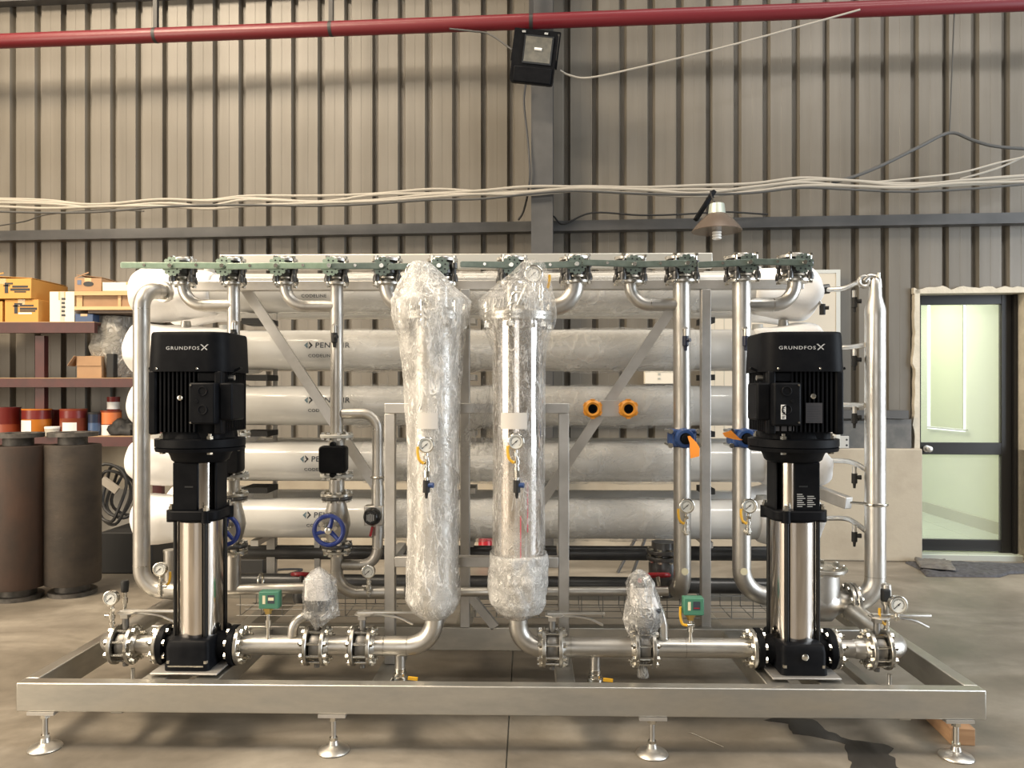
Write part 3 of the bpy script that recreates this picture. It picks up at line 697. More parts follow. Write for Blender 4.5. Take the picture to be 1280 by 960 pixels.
for i in range(len(ps)):
    a, b = ps[i], ps[(i + 1) % len(ps)]
    for k in range(4):
        q = a.lerp(b, k / 4); nn = noise.noise(q * 18) * .018; fine.append(V(q.x + nn, q.y + nn * .8, 0))
m = MB(); n = len(fine)
m.add([q + V(0, 0, .0008) for q in fine] + [q for q in fine], [tuple(range(n))] + [(i, (i + 1) % n, n + (i + 1) % n, n + i) for i in range(n)])
o = m.build('puddle', pmat('wet_dark_patch', (.030, .028, .026), .16, 0, c2=(.05, .047, .043), sc=5), flat=True); tag(o, 'dark wet patch spreading over the floor in front of the right pump', 'puddle')
o = MB().tube([PF(860, 916, .004), PF(864, 916, .004), PF(905, 934, .004)], .0015, 6).build('wire_scrap', M['bolt']); tag(o, 'thin bent wire scrap on the floor under the front beam', 'wire')
# things on the floor behind the skid
st = thing('step_stool', 'thin-legged steel stool on the floor behind the skid, right of centre', 'stool', PF(797, 712))
for a, b in (((787, 694), (772, 716)), ((797, 694), (786, 730))):
    p = PF(b[0], b[1]); Yp = p.y; MB().cyl(p, P(a[0] + 14, 660, Yp + .05), .013, n=8).build('leg', M['darksteel'], st)
q = P(806, 655, PF(780, 720).y); MB().box(q.x - .16, q.x + .16, q.y - .02, q.y + .28, q.z - .01, q.z + .02).build('seat', M['darksteel'], st)
p = PF(607, 702); ca = thing('fuel_can', 'small red can on the floor behind the left posts of the rack', 'can', p)
MB().lathe(p, (0, 0, 1), [(0, .06), (.01, .062), (.2, .062), (.215, .05), (.23, .025), (.25, .025)], 18).build('can_body', M['red'], ca)
MB().lathe(p, (0, 0, 1), [(.25, .028), (.275, .028), (.278, .02)], 14).build('cap', M['black'], ca)
p = PF(313, 722); o = MB().box(p.x - .1, p.x + .1, p.y, p.y + .25, 0, .14).build('tool_box', M['rubber'], bev=.008); tag(o, 'black tool box on the floor behind the left pump', 'box')
o = MB().tube(smooth_path([PF(345, 725, .01), PF(360, 718, .01), PF(378, 712, .02), PF(350, 712, .05), PF(335, 716, .02), PF(372, 720, .01), PF(400, 716, .01)]), .009, 8).build('power_cable', M['cableblack']); tag(o, 'black cable lying in loops on the floor beside the tool box', 'cable')
# ================================================================== skid frame
YB, YL, YR, YM = 3.08, 3.35, 3.75, 3.87      # front beam face, pump line, risers, mid beam
YV, YV2 = 4.15, 4.52                          # front and rear layer of pressure vessels
YE = 4.85
ZB0, ZB1 = .16, .276
XL, XR = X(20, YB), X(1233, YB)
sk = thing('skid_frame', 'large brushed stainless steel skid frame carrying the whole plant on levelling feet', 'skid frame', (0, YB, 0))
def beam(x0, x1, y0, y1, z0=ZB0, z1=ZB1, nm='beam', mat='beam'): return MB().box(x0, x1, y0, y1, z0, z1).build(nm, M[mat], sk, bev=.004)
beam(XL, XR, YB, YB + .056)
beam(XL, XL + .056, YB + .057, YE); beam(XR - .056, XR, YB + .057, YE)
beam(XL + .057, XR - .057, YE - .056, YE); beam(XL + .057, XR - .057, YM - .02, YM + .036)
XPL, XPR = X(251, YL), X(991, YL)
for xc in (XPL - .12, XPL + .10, XPR - .12, XPR + .10): beam(xc - .05, xc + .05, YB + .057, YM - .021, ZB0 + .02, ZB1 - .012, 'cross_beam')
XP1, XP2 = X(488, 3.5), X(704.5, 3.5)
for xc in (XP1, XP2): beam(xc - .04, xc + .04, YB + .057, YM - .021, ZB0, ZB0 + .06, 'cross_beam')
for xc in (X(340, 4.35), X(582, 4.2), X(882, 4.2)): beam(xc - .03, xc + .03, YM + .037, YE - .057, ZB0, ZB1 - .012, 'cross_beam')
# levelling feet
for px in (56.5, 417, 815, 1195):
    c = V(X(px, YB + .028), YB + .028, 0)
    ft = MB().lathe(c, (0, 0, 1), [(0, .062), (.004, .065), (.010, .061), (.018, .036), (.027, .02), (.045, .016), (.047, .01)], 28).build('foot_disc', M['pipe_bright'], sk)
    MB().cyl(c + V(0, 0, .03), c + V(0, 0, ZB0 - .008), .0105, n=12).build('threaded_rod', M['pipe'], ft)
    MB().lathe(c + V(0, 0, ZB0 - .034), (0, 0, 1), [(0, .019), (.02, .019)], 6).build('nut', M['bolt'], ft)
    MB().lathe(c + V(0, 0, .045), (0, 0, 1), [(0, .017), (.012, .017)], 6).build('lock_nut', M['bolt'], ft)
    MB().box(c.x - .055, c.x + .055, c.y - .034, c.y + .034, ZB0 - .013, ZB0 - .0005).build('mounting_plate', M['tube'], ft)
# front stand of the filter housings
T = .047
def post(px, Yc, ytop, zb, nm='post', wdt=T):
    x = X(px, Yc); return MB().box(x - wdt / 2, x + wdt / 2, Yc - wdt / 2, Yc + wdt / 2, zb, Z(ytop, Yc, px)).build(nm, M['tube'], sk, bev=.003)
post(488, 3.5, 517, ZB0 + .061); post(704.5, 3.5, 517, ZB0 + .061)
zt = Z(510.5, 3.5, 600)
MB().box(XP1 - T / 2, XP2 + T / 2, 3.5 - T / 2, 3.5 + T / 2, zt - T / 2 + .001, zt + T / 2).build('rail', M['tube'], sk, bev=.003)
zt = Z(701.5, 3.5, 600)
MB().box(XP1 + T / 2, XP2 - T / 2, 3.5 - T / 2, 3.5 + T / 2, zt - T / 2, zt + T / 2).build('rail', M['tube'], sk, bev=.003)
for xx in (XP1, XP2):
    for pz in (Z(510.5, 3.5), zt): MB().box(xx - .02, xx + .02, 3.5 + T / 2, YM - T / 2 - .02, pz - .02, pz + .02).build('stay', M['tube'], sk)
# main rack
post(581.5, YM, 362, ZB1); post(881.5, 3.92, 362, ZB1 - .02)
x5 = X(581.5, YM)
for sx in (-1, 1): MB().bar((x5 + sx * .15, YM, ZB1 + .0), (x5 + sx * .02, YM, ZB1 + .16), .04, .04, (0, 1, 0)).build('gusset', M['tube'], sk)
YT = 3.92
M['top'] = pmat('dull_stainless_plate', (.62, .61, .56), .5, .85)
zt = Z(357, YT, 600)
MB().box(X(228, YT), X(1003, YT), YT - .024, YT + .024, zt - .024, zt + .024).build('top_rail', M['tube'], sk, bev=.003)
for px, top, tw in ((340, .80, T), (397, .80, .03), (344, 1.95, .02), (884, 1.95, .03)):
    x = X(px, 4.34); MB().box(x - tw / 2, x + tw / 2, 4.34 - tw / 2, 4.34 + tw / 2, ZB1, top).build('rear_post', M['tube'], sk)
MB().box(X(277, 4.03), X(889, 4.03), 4.0, 4.03, Z(337, 4.03), Z(318, 4.03)).build('top_plate', M['top'], sk, bev=.004)
def brace(a, b, Yc=3.955): 
    MB().bar(P(*a, Yc), P(*b, Yc), .05, .022, (0, 1, 0)).build('brace', M['tube'], sk)
brace((301, 352), (474, 614)); brace((838, 388), (668, 640))
brace((590, 690), (475, 612), 4.0) if False else None
# saddle strips carrying the vessels
ROWS = [366, 437, 507, 577, 648]
zr = [Z(y, YV) for y in ROWS]
for i in range(4):
    zm = (zr[i] + zr[i + 1]) / 2
    for px in (322, 588, 884):
        x = X(px, YV)
        hw = .07 if px == 322 else .03
        MB().box(x - hw, x + hw, YV - .05, YV + .13, zm - .015, zm + .015).build('saddle', M['rubber'] if px != 588 else M['tube'], sk)
zm = zr[4] - .15
for px in (322, 588, 884):
    x = X(px, YV); MB().box(x - .02, x + .02, YV - .05, YV2 + .06, zm + .005, zm + .035).build('saddle_beam', M['tube'], sk)
# arm that clamps the tall right riser
ar = MB().bar(P(1000, 606, 4.15), P(1061, 629, 3.87), .05, .06).build('clamp_arm', M['tube'], sk, bev=.004)
# bracket plate with two ring holders
br = thing('ring_bracket', 'small steel bracket holding two orange rings on the right diagonal brace', 'bracket', P(762, 511, 3.93))
MB().box(X(750, 3.92), X(776, 3.92), 3.925, 3.938, Z(521, 3.92), Z(500, 3.92)).build('plate', M['tube'], br, bev=.002)
for px in (740.5, 785):
    c = P(px, 511, 3.915); R = .046
    m = MB(); rg = []
    for r, y in ((.024, .02), (.024, -.03), (.034, -.034), (R, -.026), (R, .02)):
        rg.append([c + V(r * math.cos(a), y, r * math.sin(a)) for a in [2 * math.pi * k / 28 for k in range(28)]])
    m.loft(rg, closed=True); rr = m.build('ring', M['orange'], br)
    MB().lathe(c + V(0, .0, 0), (0, -1, 0), [(0, .024), (.02, .024), (.02, .018), (.002, .017)], 20).build('dark_insert', M['black'], rr)
    m = MB()
    for k in range(6):
        a = k * math.pi / 3; m.box(-.01, .01, -.03, .015, R - .003, R + .004, Matrix.Translation(c) @ Matrix.Rotation(a, 4, 'Y'))
    m.build('grip_rib', M['orange'], rr)
# wire mesh tray at the back of the skid
M['wiregrey'] = pmat('galvanised_wire', (.22, .22, .21), .5, .6)
def tray(label, px0, px1):
    t = thing('wire_mesh_tray', label, 'mesh tray', P(px0, 790, 4.0)); m = MB(); x0, x1 = X(px0, 4.05), X(px1, 4.05)
    for y, z in ((4.0, .285), (4.0, .34), (4.0, .40), (4.12, .285), (4.24, .285), (4.24, .34), (4.24, .40)): m.tube([(x0, y, z), (x1, y, z)], .0025, 6)
    k = x0 + .02
    while k < x1: m.tube([(k, 4.0, .40), (k, 4.0, .285), (k, 4.24, .285), (k, 4.24, .40)], .0025, 6); k += .11
    m.build('wire_grid', M['wiregrey'], t, kind='stuff')
tray('galvanised wire mesh cable tray low in the skid between left pump and left filter', 300, 500)
tray('galvanised wire mesh cable tray low in the skid behind the right discharge line', 590, 1010)

# ================================================================== pressure vessels
M['teal'] = pmat('grey_teal_print', (.10, .16, .19), .5)
def vessel(i, yc, Y, label, front):
    z = Z(yc, YV); x0, x1 = X(215, YV), X(985, YV)
    t = thing('pressure_vessel', label, 'pressure vessel', V((x0 + x1) / 2, Y, z), 'membrane pressure vessels in the rack')
    R = .106
    MB().lathe((x0, Y, z), (1, 0, 0), [(0, R), (x1 - x0, R)], 40).build('shell', M['vessel'], t)
    for sgn, xe in ((-1, X((165, 158, 164, 161, 168)[i], YV)), (1, X((1022, 1029, 1031, 1033, 1029)[i], YV))):
        rnd = random.Random(i * 7 + sgn + (50 if not front else 0))
        xi = X(rnd.uniform(268, 300), YV) if sgn < 0 else X(rnd.uniform(935, 950), YV)
        n = 22; L = abs(xe - xi); rings = []
        prof = [(0, .108), (.03, .119), (.12, .126), (.3, .124), (.5, .133), (.66, .142), (.8, .143), (.89, .132), (.95, .106), (.985, .066), (1.0, .02)]
        seed = rnd.uniform(0, 90)
        for q, r in prof:
            rings.append([])
            for k in range(28):
                a = 2 * math.pi * k / 28
                nz = noise.noise(V(math.cos(a) * 1.1 + seed, math.sin(a) * 1.1, q * 2.4)) * .040 * min(1, q * 3) + noise.noise(V(math.cos(a) * 3 + seed, math.sin(a) * 3, q * 5)) * .008 * min(1, q * 3)
                rr = max(r + nz * (1 if r > .05 else .3), .004)
                rings[-1].append(V(xi + (xe - xi) * q + (nz * .8 if q > .9 else 0), Y + rr * math.cos(a), z + rr * math.sin(a)))
        m = MB(); m.loft(rings); o = m.build('end_wrap', M['white_wrap'], t, ang=180)
        sm = o.modifiers.new('smooth', 'SUBSURF'); sm.levels = 1; sm.render_levels = 1
        if front:
            xp = xi + (xe - xi) * .45
            MB().cyl((xp, Y, z + R), (xp, Y, z + R + .05), .032, .024, 14).build('port_stub', M['pipe'], t)
            xp = xi + (xe - xi) * .08
            MB().lathe((xp, Y - .02, z + R - .01), (0, 0, 1), [(0, .028), (.035, .028), (.036, .02)], 14).build('port_cap', M['greypaint'], t)
    if front:
        fn = lambda u, y: (u, y)
        xw = X((374, 380, 380, 375, 378)[i], YV - R); wz = (-.012, .006, .018, .008, .018)[i]
        rr = R + .0012
        def on(xb, zb):
            a0 = math.asin(max(-1, min(1, zb / rr)))
            return lambda x, y: V(xb + x, Y - rr * math.cos(a0 + y / rr), z + rr * math.sin(a0 + y / rr))
        m = MB()
        if i > 0:
            f = on(xw, wz)
            g = MB(); s = .021
            g.add([f(s + s * a, .013 + s * b) for a, b in ((-1, 0), (-.1, .9), (-.1, .1), (-.45, 0), (-.1, -.1), (-.1, -.9))], [(0, 1, 2, 3), (0, 3, 4, 5)])
            g.build('logo_mark', M['teal'], t, flat=True)
            g = MB(); g.add([f(s + .004 + s * a, .013 + s * b) for a, b in ((0, 1), (1, 0), (0, -1), (-.05, 0))], [(0, 1, 2, 3)])
            g.build('logo_mark', M['ink'], t, flat=True)
            put_text(m, 'PENTAIR', on(xw + .058, wz), .040, .0006, 1.12, 1.06)
        put_text(m, 'CODELINE', on(xw + (.02 if i else .01), wz - (.050 if i else .022)), .024, .0002, 1.08, 1.1)
        m.build('lettering', M['inkgrey'], t, flat=True)
        # thin clear film wound round the barrel, loose and creased
        a0, a1 = X(420 + 12 * i, YV), X(868 - 3 * i, YV); n = 110; rings = []
        for k in range(n + 1):
            q = k / n; x = a0 + (a1 - a0) * q; rings.append([])
            for j in range(44):
                a = 2 * math.pi * j / 44
                w = noise.noise(V(x * 5 + i * 9, math.cos(a) * 2, math.sin(a) * 2 + x * 2)); w2 = noise.noise(V(x * 15 + i, math.cos(a) * 5 + x * 7, math.sin(a) * 5))
                r = R + .004 + .012 * abs(w) + .007 * abs(w2) + (.022 * max(0, -math.sin(a)) * abs(noise.noise(V(x * 3, i * 3.3, .5))))
                rings[-1].append(V(x, Y + r * math.cos(a), z + r * math.sin(a)))
        m = MB(); m.loft(rings, False, False); m.build('film_wrap', M['film_soft'], t, ang=180, recalc=False)
    return t
nm = ['top', 'second', 'third', 'fourth', 'bottom']
for i, yc in enumerate(ROWS):
    vessel(i, yc, YV, 'grey pressure vessel with white wrapped ends, %s of the front stack of five' % nm[i], True)
for i, yc in enumerate(ROWS):
    vessel(i, yc, YV2, 'grey pressure vessel in the rear stack, behind the %s front vessel' % nm[i], False)
# ================================================================== flanges, valves, pipe runs
def flange(par, c, ax, r, th=.016, nb=8, mat='flange', bl=.02, br=.0075, name='flange'):
    c = Vector(c); ax = Vector(ax).normalized()
    f = MB().lathe(c - ax * th / 2, ax, [(0, r * .55), (0, r * .97), (th * .15, r), (th * .85, r), (th, r * .97), (th, r * .55)], 32).build(name, M[mat], par)
    u = V(1, 0, 0) if abs(ax.z) > .9 else ax.orthogonal().normalized(); v = ax.cross(u); m = MB()
    for k in range(nb):
        a = 2 * math.pi * (k + .5) / nb; p = c + (u * math.cos(a) + v * math.sin(a)) * r * .80
        m.lathe(p - ax * (th / 2 + bl * .5), ax, [(0, br), (th + bl, br)], 8)
        for s in (-1, 1): m.lathe(p + ax * s * (th / 2 + .0005), ax * s, [(0, br * 1.75), (br * 1.3, br * 1.75)], 6)
    m.build('flange_bolts', M['bolt'], f, kind='stuff')
    return f
def weld(m, c, ax, r): m.lathe(Vector(c) - Vector(ax).normalized() * .002, ax, [(0, r), (.0, r * 1.02), (.004, r * 1.02), (.004, r)], 20)
# ---- the row of lever valves over the rack
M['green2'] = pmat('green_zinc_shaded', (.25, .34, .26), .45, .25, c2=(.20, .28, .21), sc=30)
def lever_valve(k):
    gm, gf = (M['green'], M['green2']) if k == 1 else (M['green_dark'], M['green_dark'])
    t = thing('lever_valve', 'x', 'valve', (0, 0, 0), 'lever valves in the top row')
    r = .052 * k
    MB().lathe((0, 0, -.032), (0, 0, 1), [(0, r * .8), (.012, r * .8), (.013, r * .92), (.055, r * .92), (.056, r * .75), (.064, r * .75)], 28).cyl((0, -.04, .004), (0, -.085, .0), .018, n=12).build('valve_body', M['darkbolt'], t)
    MB().lathe((0, 0, .036), (0, 0, 1), [(0, r * .8), (.004, r * 1.12), (.016, r * 1.14), (.018, r * 1.1), (.018, r * .7), (.026, r * .66), (.030, r * .5)], 32).build('flange', M['pipe_bright'], t)
    MB().lathe((0, 0, -.036), (0, 0, -1), [(0, r * .6), (0, r * .86), (.010, r * .9), (.014, r * .7), (.022, r * .66), (.023, r * 1.05), (.026, r * 1.1), (.036, r * 1.1), (.038, r * 1.05), (.038, r * .6)], 32).build('flange', M['flange'], t)
    m = MB(); m2 = MB()
    for q in range(4):
        a = math.pi / 4 + q * math.pi / 2 + .2; x, y = r * 1.12 * math.cos(a), r * 1.12 * math.sin(a)
        m.lathe((x, y, -.072), (0, 0, 1), [(0, .0055), (.122, .0055)], 8)
        for z in (-.080, .050): m.lathe((x, y, z), (0, 0, 1), [(0, .011), (.012, .011)], 6)
        m2.lathe((x, y, -.062), (0, 0, 1), [(0, .016), (.016, .017), (.034, .012), (.036, .009), (.060, .009), (.062, .015), (.09, .015)], 10)
    m.build('stud_bolts', M['bolt'], t, kind='stuff'); m2.build('lugs', M['darkbolt'], t, kind='stuff')
    MB().cyl((0, -.06, 0), (0, -.150, 0), .010, n=12).build('stem', M['bolt'], t)
    pl = []
    for q in range(72):
        a = 2 * math.pi * q / 72; rr = .046 - (.006 if q % 6 < 2 else 0); pl.append((rr * math.cos(a), rr * math.sin(a)))
    p = MB().prism(pl, -.126, -.121).build('notch_plate', gm, t)
    m = MB()
    for q in range(8):
        a = 2 * math.pi * q / 8 + .3; m.lathe((.029 * math.cos(a), -.1262, .029 * math.sin(a)), (0, -1, 0), [(0, .0045), (.0006, .0045)], 8)
    m.build('plate_hole', M['ink'], p, kind='stuff')
    pl = [(-.240, .010), (-.234, .0145), (-.02, .0155), (.004, .012), (.018, 0), (.004, -.012), (-.02, -.0155), (-.234, -.0145), (-.240, -.010)]
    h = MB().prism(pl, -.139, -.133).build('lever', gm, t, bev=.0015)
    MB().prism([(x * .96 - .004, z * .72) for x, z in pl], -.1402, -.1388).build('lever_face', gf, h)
    MB().lathe((-.005, -.139, 0), (0, -1, 0), [(0, .008), (.004, .007)], 10).lathe((-.125, -.139, .002), (0, -1, 0), [(0, .007), (.004, .007)], 12).build('lever_bolt', M['bolt'], h, kind='stuff')
    return t
ord_ = ['first', 'second', 'third', 'fourth', 'fifth', 'sixth', 'seventh', 'eighth', 'ninth', 'tenth', 'eleventh', 'twelfth']
VPX = [229.5, 292, 357, 421, 484, 553, 640, 719, 788, 852, 927, 993]
VPY = [338] * 6 + [337, 336, 336, 335, 334, 334]
extra = {0: 'its lever overhanging the white wrapped top vessel', 5: 'behind the left filter top', 6: 'beside the wrapped right filter top', 11: 'its pipe bending left below it'}
lvs = [None, None]
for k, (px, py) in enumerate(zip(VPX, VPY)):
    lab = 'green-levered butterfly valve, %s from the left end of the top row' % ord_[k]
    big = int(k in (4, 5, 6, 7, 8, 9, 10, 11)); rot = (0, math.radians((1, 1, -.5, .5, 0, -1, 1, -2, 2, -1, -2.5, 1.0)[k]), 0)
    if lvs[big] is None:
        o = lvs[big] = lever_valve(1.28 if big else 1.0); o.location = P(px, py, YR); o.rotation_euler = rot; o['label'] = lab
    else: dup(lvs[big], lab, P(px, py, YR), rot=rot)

def run(name, label, pts, r, R, par_extra=None, mat='pipe', cat='pipe', welds=True, n=20, group=None):
    t = thing(name, label, cat, pts[0], group)
    path = fillet(pts, R, 9); m = MB().tube(path, r, n)
    m.build('pipe', M[mat], t, ang=50)
    if welds:
        m = MB(); c = 0
        pp = [Vector(p) for p in pts]
        for i in range(1, len(pp) - 1):
            Ri = R[i - 1] if isinstance(R, (list, tuple)) else R
            for q in (pp[i - 1], pp[i + 1]):
                d = (q - pp[i])
                if d.length > Ri * 1.15: weld(m, pp[i] + d.normalized() * Ri * 1.02, d, r); c += 1
        if c: m.build('weld_seam', M['flange'], t, kind='stuff')
    return t
def Pr(px, py, Y=YR): return P(px, py, Y)
zc = Z(354, YR)
DN = V(0, 0, -.070)
vb = [P(px, py, YR) + DN for px, py in zip(VPX, VPY)]
# big outer risers
t = run('left_riser', 'tall stainless riser at the left end of the rack with elbows at both ends', [Pr(206, 365, 3.95), Pr(177, 363, 3.8), Pr(177, 735, 3.8), Pr(232, 741, 3.8)], .040, [.09, .11])
flange(t, Pr(205, 365, 3.945), Pr(206, 365, 3.95) - Pr(177, 363, 3.8), .052, .03, 2, 'pipe', .03, .006, 'coupling')
MB().cyl(Pr(213, 690, 3.85), Pr(213, 738, 3.85), .032).lathe(Pr(213, 690, 3.85), (0, 0, 1), [(0, .034), (.012, .034)], 16).build('tee_branch', M['pipe'], t)
YRR = 3.9
t = run('right_riser', 'tall stainless riser at the right end with a tapered top and lower elbow', [Pr(1094, 392, YRR), Pr(1094, 752, YRR), Pr(1062, 753, YRR)], .050, [.125], mat='pipe_bright')
MB().lathe(Pr(1094, 393, YRR), (0, 0, 1), [(0, .051), (.03, .049), (.085, .033), (.12, .031), (.17, .024), (.18, .018), (.182, .005)], 24).build('reducer', M['pipe_bright'], t)
MB().tube(fillet([Pr(1080, 352, YRR), Pr(1086, 345, YRR), Pr(1098, 347, YRR), Pr(1099, 360, YRR)], .02), .014, 10).build('top_loop', M['pipe_bright'], t)
MB().cyl(Pr(1098.5, 347, YRR - .02), Pr(1098.5, 341, YRR - .02), .007, n=10).build('bleed_stub', M['bolt'], t)
MB().torus(Pr(1094, 630, YRR), (0, 0, 1), .054, .008, 28).build('riser_clamp', M['bolt'], t)
MB().cyl(P(1061, 628, 3.88), Pr(1083, 629.5, YRR - .03), .007, n=8).build('clamp_rod', M['bolt'], t)
flange(t, Pr(1066.5, 753, YRR), (1, 0, 0), .098, .02, 8)
# check valve behind the right pump
cv = thing('check_valve', 'stainless check valve with a bolted round cover behind the right pump', 'valve', Pr(1025, 752, YRR))
MB().lathe(Pr(985, 752, YRR), (1, 0, 0), [(0, .05), (.06, .066), (.10, .095), (.20, .095), (.235, .066), (.262, .055), (.30, .056)], 28).build('valve_body', M['pipe'], cv)
MB().cyl(Pr(1025, 752, YRR), Pr(1025, 712, YRR), .095, .09, 28).build('bonnet_neck', M['pipe'], cv)
flange(cv, Pr(1026, 710, YRR), (0, 0, 1), .125, .02, 8, 'flange', .03, .009, 'cover'); flange(cv, Pr(1060.5, 753, YRR), (1, 0, 0), .098, .018, 8)
# lever valve risers, left half
J1 = P(292, 382, YR); J3 = P(421, 383, YR)
run('bend_pipe', 'stainless bend from the first lever valve into the second riser', [vb[0], P(229.5, 382, YR), J1], .030, .10)
run('bend_pipe', 'stainless bend from the third lever valve into the fourth riser', [vb[2], P(357, 383, YR), J3], .029, .10)
run('bend_pipe', 'stainless bend from the ninth lever valve into the tenth riser', [vb[8], P(788, 381, YR), P(852, 381, YR)], .031, .095)
run('bend_pipe', 'stainless bend from the twelfth lever valve back left into the eleventh riser', [vb[11], P(993, 381, YR), P(927, 381, YR)], .033, .10)
run('bend_pipe', 'wide stainless bend from the fifth lever valve to behind the left filter', [vb[4], P(484, 385, YR), P(550, 385, YR)], .040, .125)
run('bend_pipe', 'wide stainless bend from the eighth lever valve to behind the right filter', [vb[7], P(719, 384, YR), P(643, 386, YR)], .043, .13)
run('riser_pipe', 'stainless riser under the sixth lever valve, hidden behind the left filter', [vb[5], P(553, 740, YR)], .034, .1)
run('riser_pipe', 'stainless riser under the seventh lever valve, hidden behind the right filter', [vb[6], P(640, 740, YR)], .034, .1)
def chain(px, label, fl):
    t = thing('riser_pipe', label, 'pipe', P(px, 740, YR))
    return t
def globe(label, px, yw, wheel=(0, 0), ytop=622, ybot=683):
    c = P(px, yw, YR); t = thing('globe_valve', label, 'valve', c)
    za, zb = Z(ytop, YR, px), Z(ybot, YR, px)
    MB().lathe((c.x, c.y, zb), (0, 0, 1), [(0, .045), (.02, .043), (.06, .055), (.11, .066), (.15, .06), (za - zb - .02, .043), (za - zb, .045)], 24).cyl(c, c + V(0, -.13, .02), .04, .03, 18).build('valve_body', M['pipe'], t)
    flange(t, (c.x, c.y, za), (0, 0, 1), .075, .018, 8, 'darkpipe'); flange(t, (c.x, c.y, zb + .006), (0, 0, 1), .075, .018, 8, 'darkpipe')
    flange(t, c + V(0, -.13, .02), (0, 1, 0), .045, .015, 6)
    MB().cyl(c + V(0, -.13, .02), c + V(0, -.26, .01), .010, n=10).build('stem', M['bolt'], t)
    wc = P(px + wheel[0], yw + wheel[1], YR - .25)
    h = MB().torus(wc, (0, 1, 0), .066, .0105, 36, 10)
    for k in range(3):
        a = math.radians(195 + 120 * k); h.tube([wc, wc + V(math.cos(a) * .033, .006, math.sin(a) * .033), wc + V(math.cos(a) * .064, 0, math.sin(a) * .064)], [.013, .010, .009], 8)
    hw = h.build('handwheel', M['bluepaint'], t)
    MB().lathe(wc + V(0, .02, 0), (0, -1, 0), [(0, .016), (.034, .016), (.036, .012)], 16).build('hub_nut', M['bolt'], hw)
    return t
# riser with flow control, fourth valve
t = run('riser_pipe', 'stainless riser under the fourth lever valve with a side tee', [vb[3], P(421, 546, YR)], .031, .1)
flange(t, P(421, 545, YR), (0, 0, 1), .080, .016, 8, 'greypaint')
run('bypass_pipe', 'stainless bypass loop branching right from the fourth riser and elbowing down', [P(428, 517, YR), P(472, 517, YR), P(472, 608, YR)], .026, .075)
t = run('bypass_pipe', 'lower stainless bypass elbow returning left from the black-knobbed valve', [P(472, 668, YR), P(472, 706, YR), P(428, 706, YR)], .026, .08)
MB().torus(P(472, 596.5, YR), (0, 0, 1), .029, .006, 20).lathe(P(472, 616, YR), (0, 0, 1), [(0, .03), (.018, .03)], 18).build('coupling', M['flange'], t)
bv = thing('bypass_valve', 'square-flanged bypass valve with a black knob facing forward', 'valve', P(467, 645, YR - .03))
c = P(466, 645, YR - .03)
MB().box(c.x - .044, c.x + .05, c.y, c.y + .07, c.z - .048, c.z + .048).build('valve_body', M['pipe'], bv, bev=.006)
MB().cyl(P(472, 668, YR), P(472, 606, YR), .03).build('pipe_end', M['pipe'], bv)
MB().lathe(c, (0, -1, 0), [(0, .042), (.015, .044), (.03, .040), (.05, .034), (.056, .028)], 28).build('knob', M['blackgloss'], bv)
m = MB()
for k in range(5): m.box(c.x - .017 + k * .0075, c.x - .014 + k * .0075, c.y - .0575, c.y - .055, c.z - .02 + .003 * abs(k - 2), c.z + .02 - .003 * abs(k - 2))
m.build('scale_marks', M['inkwhite'], bv, kind='stuff')
MB().bar(c + V(0, -.01, -.05), c + V(-.01, -.012, -.095), .02, .012).build('locking_tag', M['red'], bv)
def meter(px, label):
    t = thing('flow_meter', label, 'flow meter', P(px, 575, YR)); c = P(px - 4, 574, YR - .07)
    MB().cyl(P(px, 596, YR), P(px, 545, YR), .04).build('meter_tube', M['pipe'], t)
    m = MB(); rg = []
    for y, k in ((.06, .7), (.045, .95), (0, 1), (-.035, .98), (-.045, .9)): rg.append([c + V(x * k, y, z * k) for x, z in rrect(.064, .066, .018, 4)])
    m.loft(rg).build('meter_head', M['black'], t)
    for z in (.072, -.074): MB().lathe(c + V(.0, -.0, z), (0, -1, 0), [(0, .012), (.03, .012)], 12).build('gland', M['black'], t)
    flange(t, P(px, 594, YR), (0, 0, 1), .080, .016, 8, 'greypaint')
    return t
meter(421, 'flow meter with a rounded square black head on the fourth riser')
t = run('spool_pipe', 'short flanged stainless spool between flow meter and blue-wheeled valve, fourth riser', [P(421, 599, YR), P(421, 619, YR)], .037, .1)
flange(t, P(421, 618, YR), (0, 0, 1), .078, .014, 8)
globe('globe valve with a blue handwheel seen whole, on the fourth riser', 421, 652, (-10, 11))
t = run('outlet_pipe', 'stainless outlet pipe below the blue-wheeled valve, elbowing right behind the front post', [P(421, 680, YR), P(421, 740.5, YR), P(506, 740.5, YR)], .030, [.10])
flange(t, P(421, 689, YR), (0, 0, 1), .066, .014, 8)
# second riser, mostly behind the left pump
t = run('riser_pipe', 'stainless riser under the second lever valve, running down behind the left pump', [vb[1], P(292, 546, YR)], .030, .1)
flange(t, P(292, 543, YR), (0, 0, 1), .080, .016, 8)
meter(290, 'flow meter on the second riser, mostly hidden by the left pump motor')
t = run('spool_pipe', 'short flanged stainless spool on the second riser right of the left pump', [P(290, 599, YR), P(290, 619, YR)], .037, .1)
flange(t, P(290, 618, YR), (0, 0, 1), .078, .014, 8)
globe('globe valve with a blue handwheel half hidden behind the left pump', 290, 652, (-10, 11))
t = run('outlet_pipe', 'stainless outlet pipe below the half-hidden blue-wheeled valve with a tee at its foot', [P(292, 680, YR), P(292, 736, YR)], .034, .1)
flange(t, P(292, 689, YR), (0, 0, 1), .066, .014, 8)
t = run('permeate_header', 'horizontal stainless header between left riser and the film-wrapped actuator', [P(226, 738, YR), P(398, 735, YR)], .026, .1)
MB().torus(P(326, 726, YR + .25), (1, 0, 0), .036, .006, 18).build('clamp_ring', M['bolt'], t)
